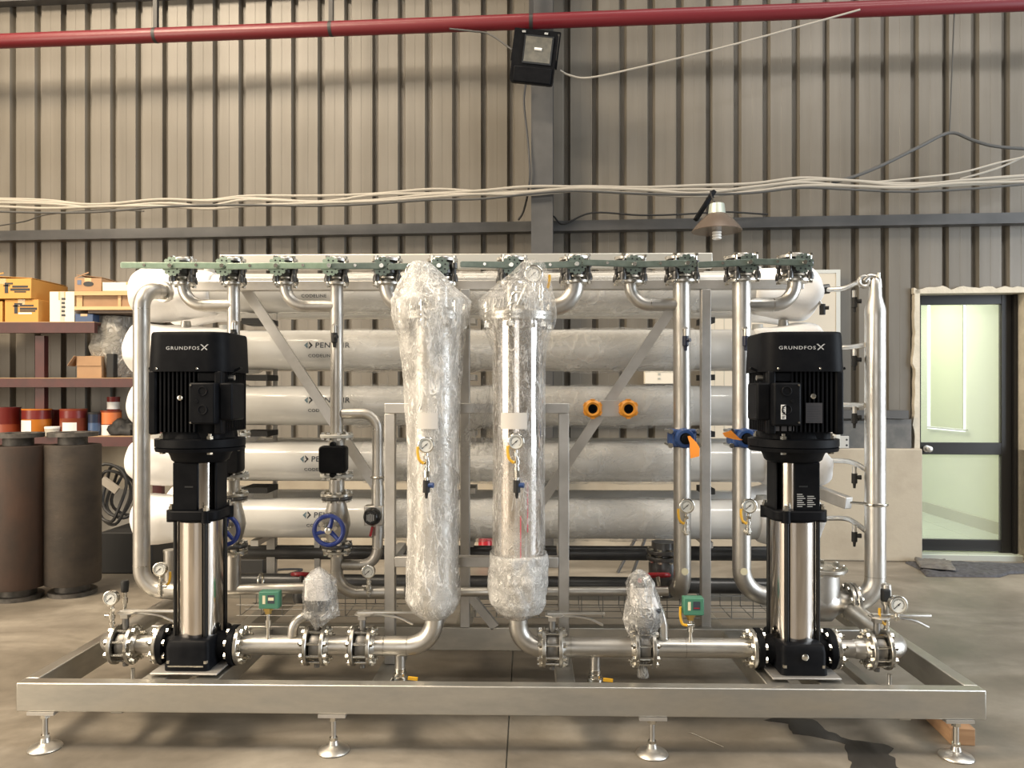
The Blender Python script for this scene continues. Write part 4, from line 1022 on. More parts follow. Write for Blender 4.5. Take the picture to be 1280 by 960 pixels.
run('rear_header', 'upper dark header pipe running behind the lower vessels', [P(290, 690, 4.35), P(975, 692, 4.35)], .040, .1, mat='darkpipe', welds=False)
run('rear_header', 'lower dark header pipe running along the back of the skid', [P(300, 726, 4.2), P(975, 733, 4.2)], .042, .1, mat='darkpipe', welds=False)
t = run('concentrate_pipe', 'bright horizontal stainless pipe low between the right front post and wrapped actuator', [P(506, 740, 3.80), P(835, 739, 3.80)], .023, .1, mat='pipe_bright', welds=False)
# tenth and eleventh risers
t = run('riser_pipe', 'stainless riser under the tenth lever valve, curving back at its foot', [vb[9], P(853, 745, YR), P(853, 745, YR) + V(0, .25, 0)], .041, [.12])
MB().lathe(P(856, 714.5, YR - .041), (0, -1, 0), [(0, .017), (.003, .017)], 16).build('round_sticker', M['cream_tag'], t)
t = run('riser_pipe', 'stainless riser under the eleventh lever valve, elbowing right behind the right pump', [vb[10], P(927, 744, YR), P(985, 746, YR)], .044, [.13])
MB().lathe(P(930, 714.5, YR - .044), (0, -1, 0), [(0, .017), (.003, .017)], 16).build('round_sticker', M['cream_tag'], t)
def coupling(label, px, tagpts, yc=547):
    c = P(px, yc, YR); t = thing('blue_coupling', label, 'coupling', c)
    MB().prismz([(c.x + x, c.y + y) for x, y in rrect(.062, .06, .02, 3)], c.z - .042, c.z + .042).build('coupling_body', M['bluecast'], t, bev=.006)
    MB().lathe(c + V(0, -.05, 0), (0, -1, 0), [(0, .048), (.035, .046), (.045, .040), (.047, .028), (.03, .027)], 28).build('port', M['bluecast'], t)
    MB().lathe(c + V(.004, -.06, 0), (0, -1, 0), [(0, .026), (.042, .025), (.046, .018)], 20).build('plug', M['black'], t)
    m = MB()
    for sx in (-1, 1):
        for sz in (-1, 1): m.lathe(c + V(sx * .066, -.062, sz * .034), (0, -1, 0), [(0, .013), (.014, .013)], 6).cyl(c + V(sx * .066, .06, sz * .034), c + V(sx * .066, -.062, sz * .034), .008, n=8)
    m.build('clamp_bolts', M['bolt'], t, kind='stuff')
    q = [P(a, b, YR - .115 - .006 * k) for k, (a, b) in enumerate(tagpts)]
    m = MB()
    for a, b in zip(q, q[1:]): pass
    rings = [[p + V(dx, dy, dz) for dx, dy, dz in w] for p, w in zip(q, (((-.006, 0, .006), (.006, 0, .008), (.006, .002, .008), (-.006, .002, .006)), ((-.014, 0, .0), (.016, -.004, .004), (.016, -.002, .004), (-.014, .002, 0)), ((-.022, -.006, -.004), (.022, -.01, .010), (.022, -.008, .010), (-.022, -.004, -.004)), ((-.018, .0, -.012), (.020, -.012, .0), (.020, -.010, .0), (-.018, .002, -.012))))]
    m.loft(rings).build('card_tag', M['orangetag'], t, ang=20)
coupling('blue coupling with an orange card tag on the tenth riser', 852, [(861, 547), (866, 554), (868, 562), (868, 570)])
coupling('blue coupling with an orange card tag on the eleventh riser beside the right pump', 927, [(927, 552), (920, 549), (912, 545), (908, 538)])
# grey strainer and red wheel behind tenth riser
sv = thing('rear_valve', 'dark flanged valve with a red handwheel behind the tenth riser', 'valve', P(828, 720, 4.0))
MB().lathe(P(829, 745, 4.0), (0, 0, 1), [(0, .05), (.08, .075), (.17, .075), (.2, .06), (.28, .06)], 24).build('valve_body', M['darkpipe'], sv)
flange(sv, P(829, 689, 4.0), (0, 0, 1), .085, .02, 8, 'darkpipe'); flange(sv, P(829, 697, 4.0), (0, 0, 1), .085, .02, 8, 'darkpipe')
wc = P(822, 719, 3.88); MB().torus(wc, (0, .3, 1), .055, .011, 28).bar(wc + V(-.055, 0, 0), wc + V(.055, 0, 0), .016, .014).bar(wc + V(0, -.05, .015), wc + V(0, .05, -.015), .016, .014).build('handwheel', M['red'], sv)
MB().cyl(wc, P(825, 745, 3.9), .012, n=10).build('stem', M['bolt'], sv)
sv = thing('rear_valve', 'small valve with a red handwheel behind the film-wrapped left actuator', 'valve', P(376, 735, 3.95))
wc = P(377, 718, 3.9); MB().torus(wc, (0, .3, 1), .045, .010, 28).bar(wc + V(-.045, 0, 0), wc + V(.045, 0, 0), .014, .012).build('handwheel', M['red'], sv)
MB().cyl(wc, P(377, 735, 3.92), .011, n=10).lathe(P(377, 752, 3.95), (0, 0, 1), [(0, .04), (.03, .05), (.07, .04)], 18).build('valve_body', M['darkpipe'], sv)
# small tubes with sample cocks to the right riser
def cock(t, c):
    k = MB().cyl(c, c + V(0, 0, -.04), .011, n=10).build('cock_stem', M['pipe_bright'], t)
    MB().lathe(c + V(0, 0, -.035), (0, 0, -1), [(0, .014), (.05, .014), (.052, .008), (.075, .006)], 12).cyl(c + V(0, 0, -.055), c + V(.032, -.004, -.055), .009, .012, 10).build('sample_cock', M['rubber'], k)
BL = pmat('blue_black_plastic', (.010, .014, .035), .4)
arms = [([(1020, 362), (1052, 361), (1070, 354), (1080, 352)], 1068, 361), ([(1020, 434), (1060, 434), (1082, 431)], 1068, 434), ([(1020, 506), (1060, 506), (1082, 507)], 1068, 506), ([(1020, 576), (1052, 576), (1068, 579), (1083, 587)], 1068, 581), ([(1020, 648), (1055, 648), (1068, 653), (1083, 664)], 1068, 654)]
for k, (pts, sx, sy) in enumerate(arms):
    q = [P(px, py, YV + (YRR - YV) * i / (len(pts) - 1)) for i, (px, py) in enumerate(pts)]
    t = thing('sample_tube', 'bent steel sample tube with a black cock from the %s vessel to the right riser' % nm[k], 'tube', q[0], 'sample tubes at the right end')
    MB().tube(smooth_path(q, 5), .013, 12).build('tube', M['pipe_bright'], t)
    cock(t, P(sx, sy + 2, YRR + .04))
    if k == 0: MB().torus(P(1080, 352, YRR), (0, 1, 0), .024, .011, 18).build('union_ring', M['pipe_bright'], t)
c = P(1028, 385, YV - .1); sc_ = thing('end_cock', 'black plastic cock hanging from the right end of the top vessel', 'cock', c)
MB().cyl(c + V(-.02, 0, .045), c + V(0, 0, 0), .01).build('cock_stem', M['pipe_bright'], sc_)
MB().cyl(c + V(0, 0, .02), c + V(0, 0, -.035), .015, n=12).cyl(c, c + V(.03, -.01, 0), .010, n=10).build('sample_cock', M['rubber'], sc_)
MB().cyl(P(1024, 362, YV - .02), P(1036, 361, YV - .02), .026, n=16).build('end_nut', M['darkbolt'], sc_)
# sample cocks on the risers
for px, py, lab, r in ((292, 412, 'second', .03), (418, 416, 'fourth', .031), (857, 420, 'tenth', .041), (932, 420, 'eleventh', .044)):
    c = P(px, py, YR - r - .025); t = thing('sample_valve', 'small black sample valve on the upper part of the %s riser' % lab, 'valve', c)
    MB().cyl(c + V(0, .03, .034), c + V(0, -.002, .034), .011).cyl(c + V(0, 0, .034), c + V(0, 0, -.01), .011, n=10).build('valve_stem', M['pipe'], t)
    MB().lathe(c, (0, 0, -1), [(0, .015), (.045, .015), (.05, .009), (.07, .007)], 12).cyl(c + V(0, 0, -.02), c + V(.018, -.02, -.02), .009, n=10).build('valve_body', BL if px > 800 else M['rubber'], t)
# ================================================================== pumps
ZL = .347
KL = YL / F
def zl(py, px=660): return Z(py, YL, px)
def pump(px, label, mir):
    "mir = +1: terminal box on the right, -1: on the left"
    xc = X(px, YL); zz = lambda y: zl(y, px)
    t = thing('vertical_pump', label, 'pump', (xc, YL, ZB1), 'vertical multistage pumps')
    O = V(xc, YL, 0)
    zb = zz(842 if mir > 0 else 848) + .0
    zb = ZB1 + .007
    MB().box(xc - .14, xc + .14, YL - .172, YL + .15, ZB1, zb).build('base_plate', M['tube'], t, bev=.002)
    zs0, zh0, zh1, zlt, zf0, zf1 = .405, zz(646), zz(635), zz(576), zz(563), zz(547)
    # cast base with side nozzles
    bb = MB().loft([[V(xc + x * k, YL + y * k, z) for x, y in rrect(.092, .142, .018, 3)] for z, k in ((zb + .001, 1.04), (zb + .02, 1.04), (zb + .035, 1), (zs0 - .03, 1), (zs0 - .005, .95), (zs0, .9))]).build('base_block', M['black'], t)
    m = MB()
    for sx in (-1, 1):
        for sy in (-1, 1): m.lathe((xc + sx * .078, YL - .136 + (sy + 1) * .12, zb + .03), (0, 0, 1), [(0, .010), (.012, .010)], 6)
    m.build('anchor_bolts', M['bolt'], bb, kind='stuff')
    if mir < 0: MB().lathe((xc + .0, YL - .1425, .36), (0, -1, 0), [(0, .014), (.008, .014), (.010, .010)], 20).build('vent_plug', M['bolt'], bb)
    else: MB().bar((xc - .075, YL - .150, zb + .022), (xc + .075, YL - .150, zb + .022), .006, .006).build('foot_strap', M['bolt'], bb)
    for s in (-1, 1):
        MB().lathe((xc + s * .08, YL, ZL), (s, 0, 0), [(0, .062), (.055, .058), (.058, .084), (.06, .086), (.082, .086), (.084, .084), (.0842, .03)], 32).build('nozzle_flange', M['black'], t)
        m = MB(); 
        for k in range(8):
            a = math.pi / 8 + k * math.pi / 4; m.lathe((xc + s * .128, YL + .07 * math.cos(a), ZL + .07 * math.sin(a)), (s, 0, 0), [(0, .014), (.014, .014)], 6)
        m.build('nozzle_bolts', M['bolt'], t.children[-1], kind='stuff')
    # chrome sleeve with strap bolts
    MB().lathe(O + V(0, 0, zs0 - .002), (0, 0, 1), [(0, .093), (zh0 - zs0 + .006, .093)], 64).build('sleeve', M['chrome'], t)
    for k in range(4):
        a = math.radians((-57 if mir > 0 else -122) + 90 * k)
        p = O + V(math.cos(a) * .103, math.sin(a) * .103, 0)
        MB().cyl(p + V(0, 0, zs0 - .04), p + V(0, 0, zh0 + .02), .0085, n=12).build('tie_rod', M['blackgloss'], t)
    m = MB(); a = math.radians(-57 if mir > 0 else -122)
    m.add([O + V(math.cos(a + q) * rr, math.sin(a + q) * rr, z) for rr in (.0935, .0975) for z in (zs0 + .002, zh0) for q in (-.13, .13)], [(0, 1, 3, 2), (4, 6, 7, 5), (0, 2, 6, 4), (1, 5, 7, 3), (2, 3, 7, 6), (0, 4, 5, 1)]).build('sleeve_strap', M['blackgloss'], t)
    # pump head
    MB().prismz([(xc + x, YL + y) for x, y in rrect(.113, .113, .04, 3)], zh0, zh1 + .002).lathe(O + V(0, 0, zh0 - .012), (0, 0, 1), [(0, .098), (.014, .104)], 32).build('head_flange', M['black'], t, bev=.005)
    hd = t.children[-1]; m = MB(); lg = MB()
    for k in range(4):
        a = math.radians((-57 if mir > 0 else -122) + 90 * k); m.lathe(O + V(math.cos(a) * .118, math.sin(a) * .118, zh1 + .003), (0, 0, 1), [(0, .013), (.014, .013), (.015, .008), (.024, .008)], 6); lg.lathe(O + V(math.cos(a) * .118, math.sin(a) * .118, zh0 - .01), (0, 0, 1), [(0, .02), (zh1 - zh0 + .012, .02)], 12)
    m.build('head_bolts', M['bolt'], hd, kind='stuff'); lg.build('bolt_lugs', M['black'], hd, kind='stuff')
    # lantern with coupling guards
    ln = MB().box(xc - mir * .03 - .054, xc - mir * .03 + .054, YL - .088, YL - .05, zh1, zlt).box(xc - .055, xc + .055, YL + .05, YL + .085, zh1, zlt).box(xc - .094, xc - .084, YL - .06, YL + .06, zh1, zlt).box(xc + .084, xc + .094, YL - .06, YL + .06, zh1, zlt).build('lantern', M['black'], t, bev=.006)
    MB().cyl(O + V(0, 0, zh1), O + V(0, 0, zlt), .078, n=40).build('coupling_guard', M['chrome'], t)
    MB().box(xc - mir * .014 - .018, xc - mir * .014 + .018, YL - .0885, YL - .0875, zh1 + .10, zh1 + .106).build('slot', M['ink'], ln)
    if mir < 0:
        m = MB(); x0 = xc - .012
        for r in range(7):
            for q in range(2 if r != 6 else 1): m.box(x0 + q * .042, x0 + q * .042 + .022 + .006 * ((r * 5 + q * 3) % 3), YL - .0888, YL - .0880, zh1 + .018 + r * .0085, zh1 + .021 + r * .0085)
        m.build('data_print', M['inkwhite'], ln, kind='stuff')
    # motor flange
    MB().lathe(O + V(0, 0, zlt - .002), (0, 0, 1), [(0, .105), (.010, .118), (.03, .125), (zf0 - zlt + .002, .135), (zf0 - zlt + .004, .182), (zf0 - zlt + .018, .186), (zf0 - zlt + .022, .178), (zf0 - zlt + .024, .186), (zf1 - zlt, .186), (zf1 - zlt + .004, .15)], 48).build('motor_flange', M['black'], t)
    mf = t.children[-1]; m = MB()
    for k in range(4):
        a = math.radians(-62 + (8 if mir > 0 else -60) + 90 * k); p = O + V(math.cos(a) * .155, math.sin(a) * .155, 0)
        m.lathe(p + V(0, 0, zf1), (0, 0, 1), [(0, .014), (.013, .014), (.014, .008), (.024, .008)], 6).lathe(p + V(0, 0, zf0 - .008), (0, 0, 1), [(0, .013), (.011, .013)], 6)
    m.build('flange_bolts', M['bolt'], mf, kind='stuff')
    # motor body with cooling fins, fan cover
    zm1, zt0, zt1 = zz(538), zz(464), zz(418)
    mb = MB().loft([[V(xc + x, YL + y, z) for x, y in rrect(.128, .128, .05, 4)] for z in (zf1 + .0, zt0 + .01)]).lathe(O + V(0, 0, zf1), (0, 0, 1), [(0, .14), (.03, .135), (.05, .12)], 32).build('motor_body', M['black'], t)
    m = MB()
    for k in range(15):
        x = -.124 + .248 * k / 14
        if mir * x < .036 + (.03 if mir < 0 else 0): m.box(xc + x - .0035, xc + x + .0035, YL - .152, YL - .12, zm1, zt0 - .002)
        m.box(xc + x - .0035, xc + x + .0035, YL + .12, YL + .152, zm1, zt0 - .002)
        for s in (-1, 1): m.box(min(xc + s * .12, xc + s * .152), max(xc + s * .12, xc + s * .152), YL + x - .0035, YL + x + .0035, zm1, zt0 - .002)
    m.build('cooling_fins', M['black'], mb, kind='stuff')
    for s in (-1, 1): MB().box(xc + s * .138 - .017, xc + s * .138 + .017, YL - .158, YL - .115, zm1 - .01, zt0 - .002).build('corner_rib', M['black'], mb, bev=.008)
    fcv = MB().loft([[V(xc + x * k, YL + y * k, z) for x, y in rrect(.171, .168, .075, 7)] for z, k in ((zt0 - .006, 1.0), (zt0, 1.004), (zt1 - .02, .975), (zt1 - .006, .965), (zt1, .94), (zt1 + .001, .6))]).build('fan_cover', M['black'], t, ang=30)
    g = MB()
    yt = YL - .1675; x0 = X(207, YL - .168) if mir > 0 else X(973.5, YL - .168); zt_ = zt0 + .085
    tl = (zt1 - zt0)
    fy = lambda z: YL - .168 * (1.004 - .029 * (z - zt0) / (tl - .02)) - .001
    end = put_text(g, 'GRUNDFOS', lambda x, y: V(x0 + x, fy(zt_ + y), zt_ + y), .0195, .00015, 1.2 if mir > 0 else 1.28, 1.2)
    g.build('lettering', M['inkwhite'], fcv, flat=True)
    g = MB(); cx = x0 + end + .021; cz = zt_ + .009
    for a, l0, l1 in ((42, -.017, .017), (138, .003, .017), (318, .003, .015)):
        a = math.radians(a); d = V(math.cos(a), 0, math.sin(a)); n_ = V(-d.z, 0, d.x) * .0021
        o = V(cx, 0, cz); pts = [o + d * l0 + n_, o + d * l1 + n_, o + d * l1 - n_, o + d * l0 - n_]
        g.add([V(p.x, fy(p.z), p.z) for p in pts], [(0, 1, 2, 3)])
    for s in (-1, 1): g.add([V(cx + dx, fy(cz + dz), cz + dz) for dx, dz in ((s * .0125, .0085), (s * .0175, .012), (s * .0125, .0135))], [(0, 1, 2)])
    g.build('logo_mark', M['inkwhite'], fcv, flat=True)
    m = MB()
    for x in (-.115, .055): m.lathe((xc + x, YL - .1683, zt0 + .006), (0, -1, 0), [(0, .0055), (.002, .004)], 10)
    m.build('cover_screws', M['bolt'], fcv, kind='stuff')
    for s in (-1, 1):
        p = V(xc + s * .168, YL - .05, zt0 - .0)
        MB().bar(p + V(-s * .02, 0, -.012), p + V(s * .03, 0, .012), .03, .010).build('lifting_lug', M['black'], t)
        MB().cyl(p + V(-s * .02, -.02, -.03), p + V(s * .008, -.02, -.03), .011, n=10).build('side_plug', M['pipe'], t)
    # terminal box
    bx = xc + mir * .088
    tb = thing_part = MB().box(bx - .055, bx + .055, YL - .2, YL - .11, zz(528 if mir > 0 else 530), zz(479)).build('terminal_box', M['black'], t, bev=.008)
    MB().box(bx + mir * .056 if mir > 0 else bx - .112, bx + .112 if mir > 0 else bx - .056, YL - .16, YL - .02, zz(524), zz(479)).build('terminal_box_side', M['black'], t, bev=.008)
    MB().box(bx - .04, bx + .04, YL - .15, YL - .11, zz(478), zz(466)).build('terminal_neck', M['black'], t, bev=.006)
    for z in (489, 511): MB().torus((bx + .004 * mir, YL - .2005, zz(z)), (0, 1, 0), .018, .003, 22, 6).build('knockout', M['black'], tb)
    MB().lathe((bx - .02 * mir, YL - .2005, zz(501)), (0, -1, 0), [(0, .008), (.002, .007)], 14).build('knockout', M['black'], tb)
    for z in (482, 526): MB().lathe((bx + mir * -.045, YL - .2005, zz(z)), (0, -1, 0), [(0, .005), (.003, .004)], 8).build('screw', M['bolt'], tb)
    if mir < 0:
        st = MB().box(bx - .028, bx - .008, YL - .2012, YL - .2004, zz(522), zz(505)).build('sticker', M['sticker'], tb)
        m = MB()
        for k in range(7): m.box(bx - .024, bx - .013 + .002 * (k % 2), YL - .2018, YL - .2013, zz(521) + k * .0075, zz(521) + k * .0075 + (.003 if k % 3 else .0045))
        m.build('sticker_bars', M['ink'], st, kind='stuff')
        npz = MB().box(xc + .000, xc + .068, YL - .1555, YL - .153, zz(527), zz(503)).build('name_plate', M['labelplate'], t)
        m = MB()
        for r in range(7): m.box(xc + .006, xc + .062 - .006 * (r % 3), YL - .1562, YL - .1557, zz(525) + .010 * r, zz(525) + .010 * r + .0012)
        m.build('plate_lines', M['inkgrey'], npz, kind='stuff')
        for r in (0, 1):
            for q in (0, 1, 2): MB().box(bx - .04 + q * .03, bx - .018 + q * .03, YL - .152, YL - .1505, zz(537) + .001, zz(531)).build('label_block', M['labelplate'], t) if r == 0 else None
    MB().lathe((xc - .02 if mir > 0 else xc + .03, YL - .153, zz(497 if mir > 0 else 495)), (0, -1, 0), [(0, .011), (.006, .011), (.007, .006)], 14).build('eye_bolt_boss', M['bolt'], t)
    return t
pump(251, 'black vertical pump at the left of the skid with terminal box on its right', 1)
pump(991, 'black vertical pump at the right of the skid with name plate and sticker', -1)

# ================================================================== bottom lines at pump level
def PL(px, dz=0, Y=YL): return V(X(px, Y), Y, ZL + dz)
RL = .042
M['waferbody'] = pmat('dull_cast_stainless', (.30, .29, .275), .5, .9, c2=(.20, .195, .185), sc=15)
def lever_bfly(label, px, half=.036, name='butterfly_valve', lever=True, grp='butterfly valves on the pump lines', ang=0):
    c = PL(px); t = thing(name, label, 'valve', c, grp)
    MB().lathe(c - V(.022, 0, 0), (1, 0, 0), [(0, .04), (0, .056), (.008, .06), (.036, .06), (.044, .056), (.044, .04)], 28).cyl(c + V(0, 0, .06), c + V(0, 0, .125), .014, n=12).cyl(c + V(0, 0, -.06), c + V(0, 0, -.095), .012, n=10).build('valve_body', M['waferbody'], t)
    for s in (-1, 1):
        f = MB().lathe(c + V(s * (half - .008), 0, 0), (s, 0, 0), [(0, .04), (0, .083), (.002, .085), (.014, .085), (.016, .083), (.016, .056), (.03, .044)], 36).build('flange', M['flange'], t)
    m = MB()
    for k in range(8):
        a = math.pi / 8 + k * math.pi / 4; y, z = .07 * math.cos(a), .07 * math.sin(a)
        m.cyl(c + V(-half - .028, y, z), c + V(half + .028, y, z), .006, n=8)
        for s in (-1, 1): m.lathe(c + V(s * (half + .0085), y, z), (s, 0, 0), [(0, .0125), (.012, .0125)], 6)
    m.build('stud_bolts', M['bolt'], t, kind='stuff')
    if lever:
        zt = .145; q = V(0, -.01, 0)
        MB().box(c.x - .016, c.x + .016, c.y - .016, c.y + .016, c.z + .115, c.z + .14).build('neck_block', M['pipe'], t)
        pl = [(-.03 + .0, -.02), (.0, -.045), (.04, -.035), (.055, 0), (.04, .035), (0, .045), (-.03, .02)]
        MB().prismz([(c.x + x, c.y + y) for x, y in pl], c.z + .138, c.z + .143).build('notch_plate', M['pipe_bright'], t)
        lvp = MB().loft([[V(c.x + x, c.y + y * w, c.z + zt + z) for y, z in rrect(.011, .006, .005, 2)] for x, w, in ((-.02, 1.2), (.03, 1.2), (.06, .9), (.222, 1.0), (.228, .7))]).build('lever', M['pipe_bright'], t)
        MB().tube(smooth_path([c + V(.03, 0, zt - .008), c + V(.10, 0, zt - .012), c + V(.16, 0, zt - .022), c + V(.22, 0, zt - .05)]), .006, 8).build('squeeze_trigger', M['pipe_bright'], lvp)
    return t
lever_bfly('lever butterfly valve at the far left end before the left pump', 157)
lever_bfly('butterfly valve under the film-wrapped left actuator', 396, lever=False)
lever_bfly('lever butterfly valve just left of the left filter elbow', 453)
lever_bfly('lever butterfly valve just right of the right filter elbow', 690)
lever_bfly('butterfly valve inside the film-wrapped right actuator', 805, lever=False)
lever_bfly('lever butterfly valve at the far right end after the right pump', 1096)
t = run('suction_pipe', 'stainless suction pipe at the far left, elbowing back into the skid', [PL(149), PL(131), V(X(131, YL), 3.92, ZL)], RL * 1.0, [.09])
MB().lathe((X(131, YL), 3.92, ZL), (0, 1, .0), [(0, .04), (.08, .055), (.2, .055)], 20).build('reducer', M['pipe'], t)
run('spool_pipe', 'short stainless spool between the far left lever valve and the left pump', [PL(168), PL(196)], .038, .1, welds=False)
t = bpy.data.objects['spool_pipe.003'] if 'spool_pipe.003' in bpy.data.objects else None
def pump_flange(px, lab):
    t = thing('pump_flange', lab, 'flange', PL(px), 'steel flanges on the pumps'); flange(t, PL(px), (1, 0, 0), .083, .018, 8, 'flange', .05, .0085)
x1 = X(251, YL); x2 = X(991, YL)
def pxo(x): return x  # metres already
def pf(x, lab):
    c = V(x, YL, ZL); t = thing('pump_flange', lab, 'flange', c, 'steel flanges on the pumps'); flange(t, c, (1, 0, 0), .083, .018, 8, 'flange', .05, .0085)
pf(x1 - .175, 'steel counter flange on the left side of the left pump'); pf(x1 + .175, 'steel counter flange on the right side of the left pump')
pf(x2 - .175, 'steel counter flange on the left side of the right pump'); pf(x2 + .175, 'steel counter flange on the right side of the right pump')
zel = Z(770, YL, 545)
t = run('discharge_pipe', 'stainless discharge pipe from the left pump to its wrapped valve, with an upright branch', [V(x1 + .184, YL, ZL), PL(385)], RL, .1, mat='pipe_bright')
MB().tube(fillet([PL(366), PL(366, .115), PL(400, .125, YL + .05)], .06), .022, 14).build('branch', M['pipe'], t)
m = MB(); weld(m, PL(366, .043), (0, 0, 1), .024); weld(m, PL(305), (1, 0, 0), RL); m.build('weld_seam', M['flange'], t, kind='stuff')
run('discharge_pipe', 'short stainless pipe between the left wrapped valve and the lever valve', [PL(408), PL(441)], RL, .1, mat='pipe_bright', welds=False)
XF1, XF2 = X(543, YL), X(647.5, YL)
t = run('filter_elbow', 'stainless elbow rising into the bottom of the left filter', [PL(465), V(XF1, YL, ZL), V(XF1, YL, zel)], RL, [.115], mat='pipe_bright')
MB().tube([PL(479.5) + V(.0, 0, 0), PL(481)], RL * 1.06, 20).build('weld_collar', M['flange'], t)
dr = lambda lab, px: None
t = run('filter_elbow', 'stainless elbow rising into the bottom of the right filter', [PL(679), V(XF2, YL, ZL), V(XF2, YL, zel)], RL, [.10], mat='pipe')
t = run('discharge_pipe', 'long stainless pipe between right lever valve and film-wrapped right valve', [PL(702), PL(795)], RL, .1, mat='pipe')
MB().tube([PL(712), PL(714.5)], RL * 1.08, 20).build('weld_collar', M['flange'], t)
t = run('discharge_pipe', 'stainless discharge pipe left of the right pump, with a bent branch on top', [PL(816), PL(926)], RL, .1, mat='pipe_bright')
MB().lathe(PL(925), (1, 0, 0), [(0, RL), (.075, .036), (x2 - .183 - X(925, YL), .036)], 24).build('reducer', M['pipe_bright'], t)
MB().tube(fillet([PL(829), PL(829, .10), PL(824, .17), PL(800, .20, YL + .05)], .05), .021, 14).build('branch', M['pipe_bright'], t)
m = MB(); weld(m, PL(829, .042), (0, 0, 1), .024); weld(m, PL(856), (1, 0, 0), RL); m.build('weld_seam', M['flange'], t, kind='stuff')
t = run('spool_pipe', 'stainless spool between the right pump and the far right lever valve', [V(x2 + .184, YL, ZL), PL(1086)], .037, .1)
MB().lathe(PL(1066), (1, 0, 0), [(0, .0372), (.012, .041), (.05, .042)], 24).build('reducer', M['pipe_bright'], t)
t = run('suction_pipe', 'stainless suction elbow at the far right, turning back into the skid', [PL(1104), PL(1126) + V(.005, 0, 0), V(X(1126, YL) + .005, 3.86, ZL + .02)], RL * 1.1, [.09], mat='pipe_bright')
MB().tube(smooth_path([V(X(1126, YL) + .005, 3.86, ZL + .02), V(X(1126, YL) - .04, 3.9, ZL + .06), P(1080, 757, YRR)]), .038, 16).build('back_elbow', M['pipe'], t)
# drains below the filter lines
for px, lab in ((500, 'drain stub with a yellow-handled cock under the left filter line'), (744, 'drain stub with a yellow-handled cock under the right filter line')):
    t = thing('drain_stub', lab, 'drain', PL(px, -.13))
    MB().cyl(PL(px, -.03), PL(px, -.1), .022, n=16).build('pipe', M['pipe_bright'], t)
    MB().lathe(PL(px, -.095), (0, 0, -1), [(0, .025), (.012, .025), (.013, .022), (.02, .022), (.021, .028), (.035, .028), (.036, .033), (.06, .036), (.085, .03)], 18).build('union', M['bolt'], t)
    MB().bar(PL(px + 10, -.128, YL - .03), PL(px + 22, -.132, YL - .03), .012, .012).build('cock_handle', M['yellow'], t)
# adjustable feet under the end valves
for px, lab in ((166, 'small adjustable pipe foot under the far left lever valve'), (1112, 'small splayed pipe foot under the far right lever valve')):
    x = X(px, YL - .08); t = thing('pipe_support', lab, 'pipe support', (x, YL - .08, ZB0))
    MB().lathe((x, YL - .08, ZB0 + .02), (0, 0, 1), [(0, .03), (.02, .022), (.045, .008), (.09, .008)], 16).build('foot', M['pipe_bright'], t)
    MB().box(x - .03, x + .03, YL - .11, YL - .05, ZB0 + .008, ZB0 + .02).build('foot_plate', M['tube'], t)
    beam(x - .025, x + .025, YB + .057, YM - .021, ZB0 - .03, ZB0 + .007, 'cross_beam')

# ================================================================== filter housings
def film_shell(mb, prof, seed, n=64, amp=.008, amp2=.003, calm=None):
    "prof: (z, centre x, centre y, half width, half depth)"
    rings = []
    zs_ = []
    for a, b in zip(prof, prof[1:]):
        k = max(1, int(abs(a[0] - b[0]) / .012))
        for j in range(k): zs_.append(tuple(a[q] + (b[q] - a[q]) * j / k for q in range(5)))
    zs_.append(prof[-1])
    for z, cx, cy, hw, hd in zs_:
        rings.append([]); g = .35 if calm and calm[0] < z < calm[1] else 1
        for j in range(n):
            a = 2 * math.pi * j / n
            w = abs(noise.noise(V(math.cos(a) * 2.2 + z * 4, math.sin(a) * 2.2 + seed, z * 7))) * amp * 2 * g + noise.noise(V(math.cos(a) * 7 + z * 9, math.sin(a) * 7, z * 30 + seed)) * amp2 * g
            k = min(1, hw / .06)
            rings[-1].append(V(cx + (hw + w * k) * math.cos(a), cy + (hd + w * k) * math.sin(a), z))
    return mb.loft(rings)
def gauge_part(t, c, r=.032):
    pass
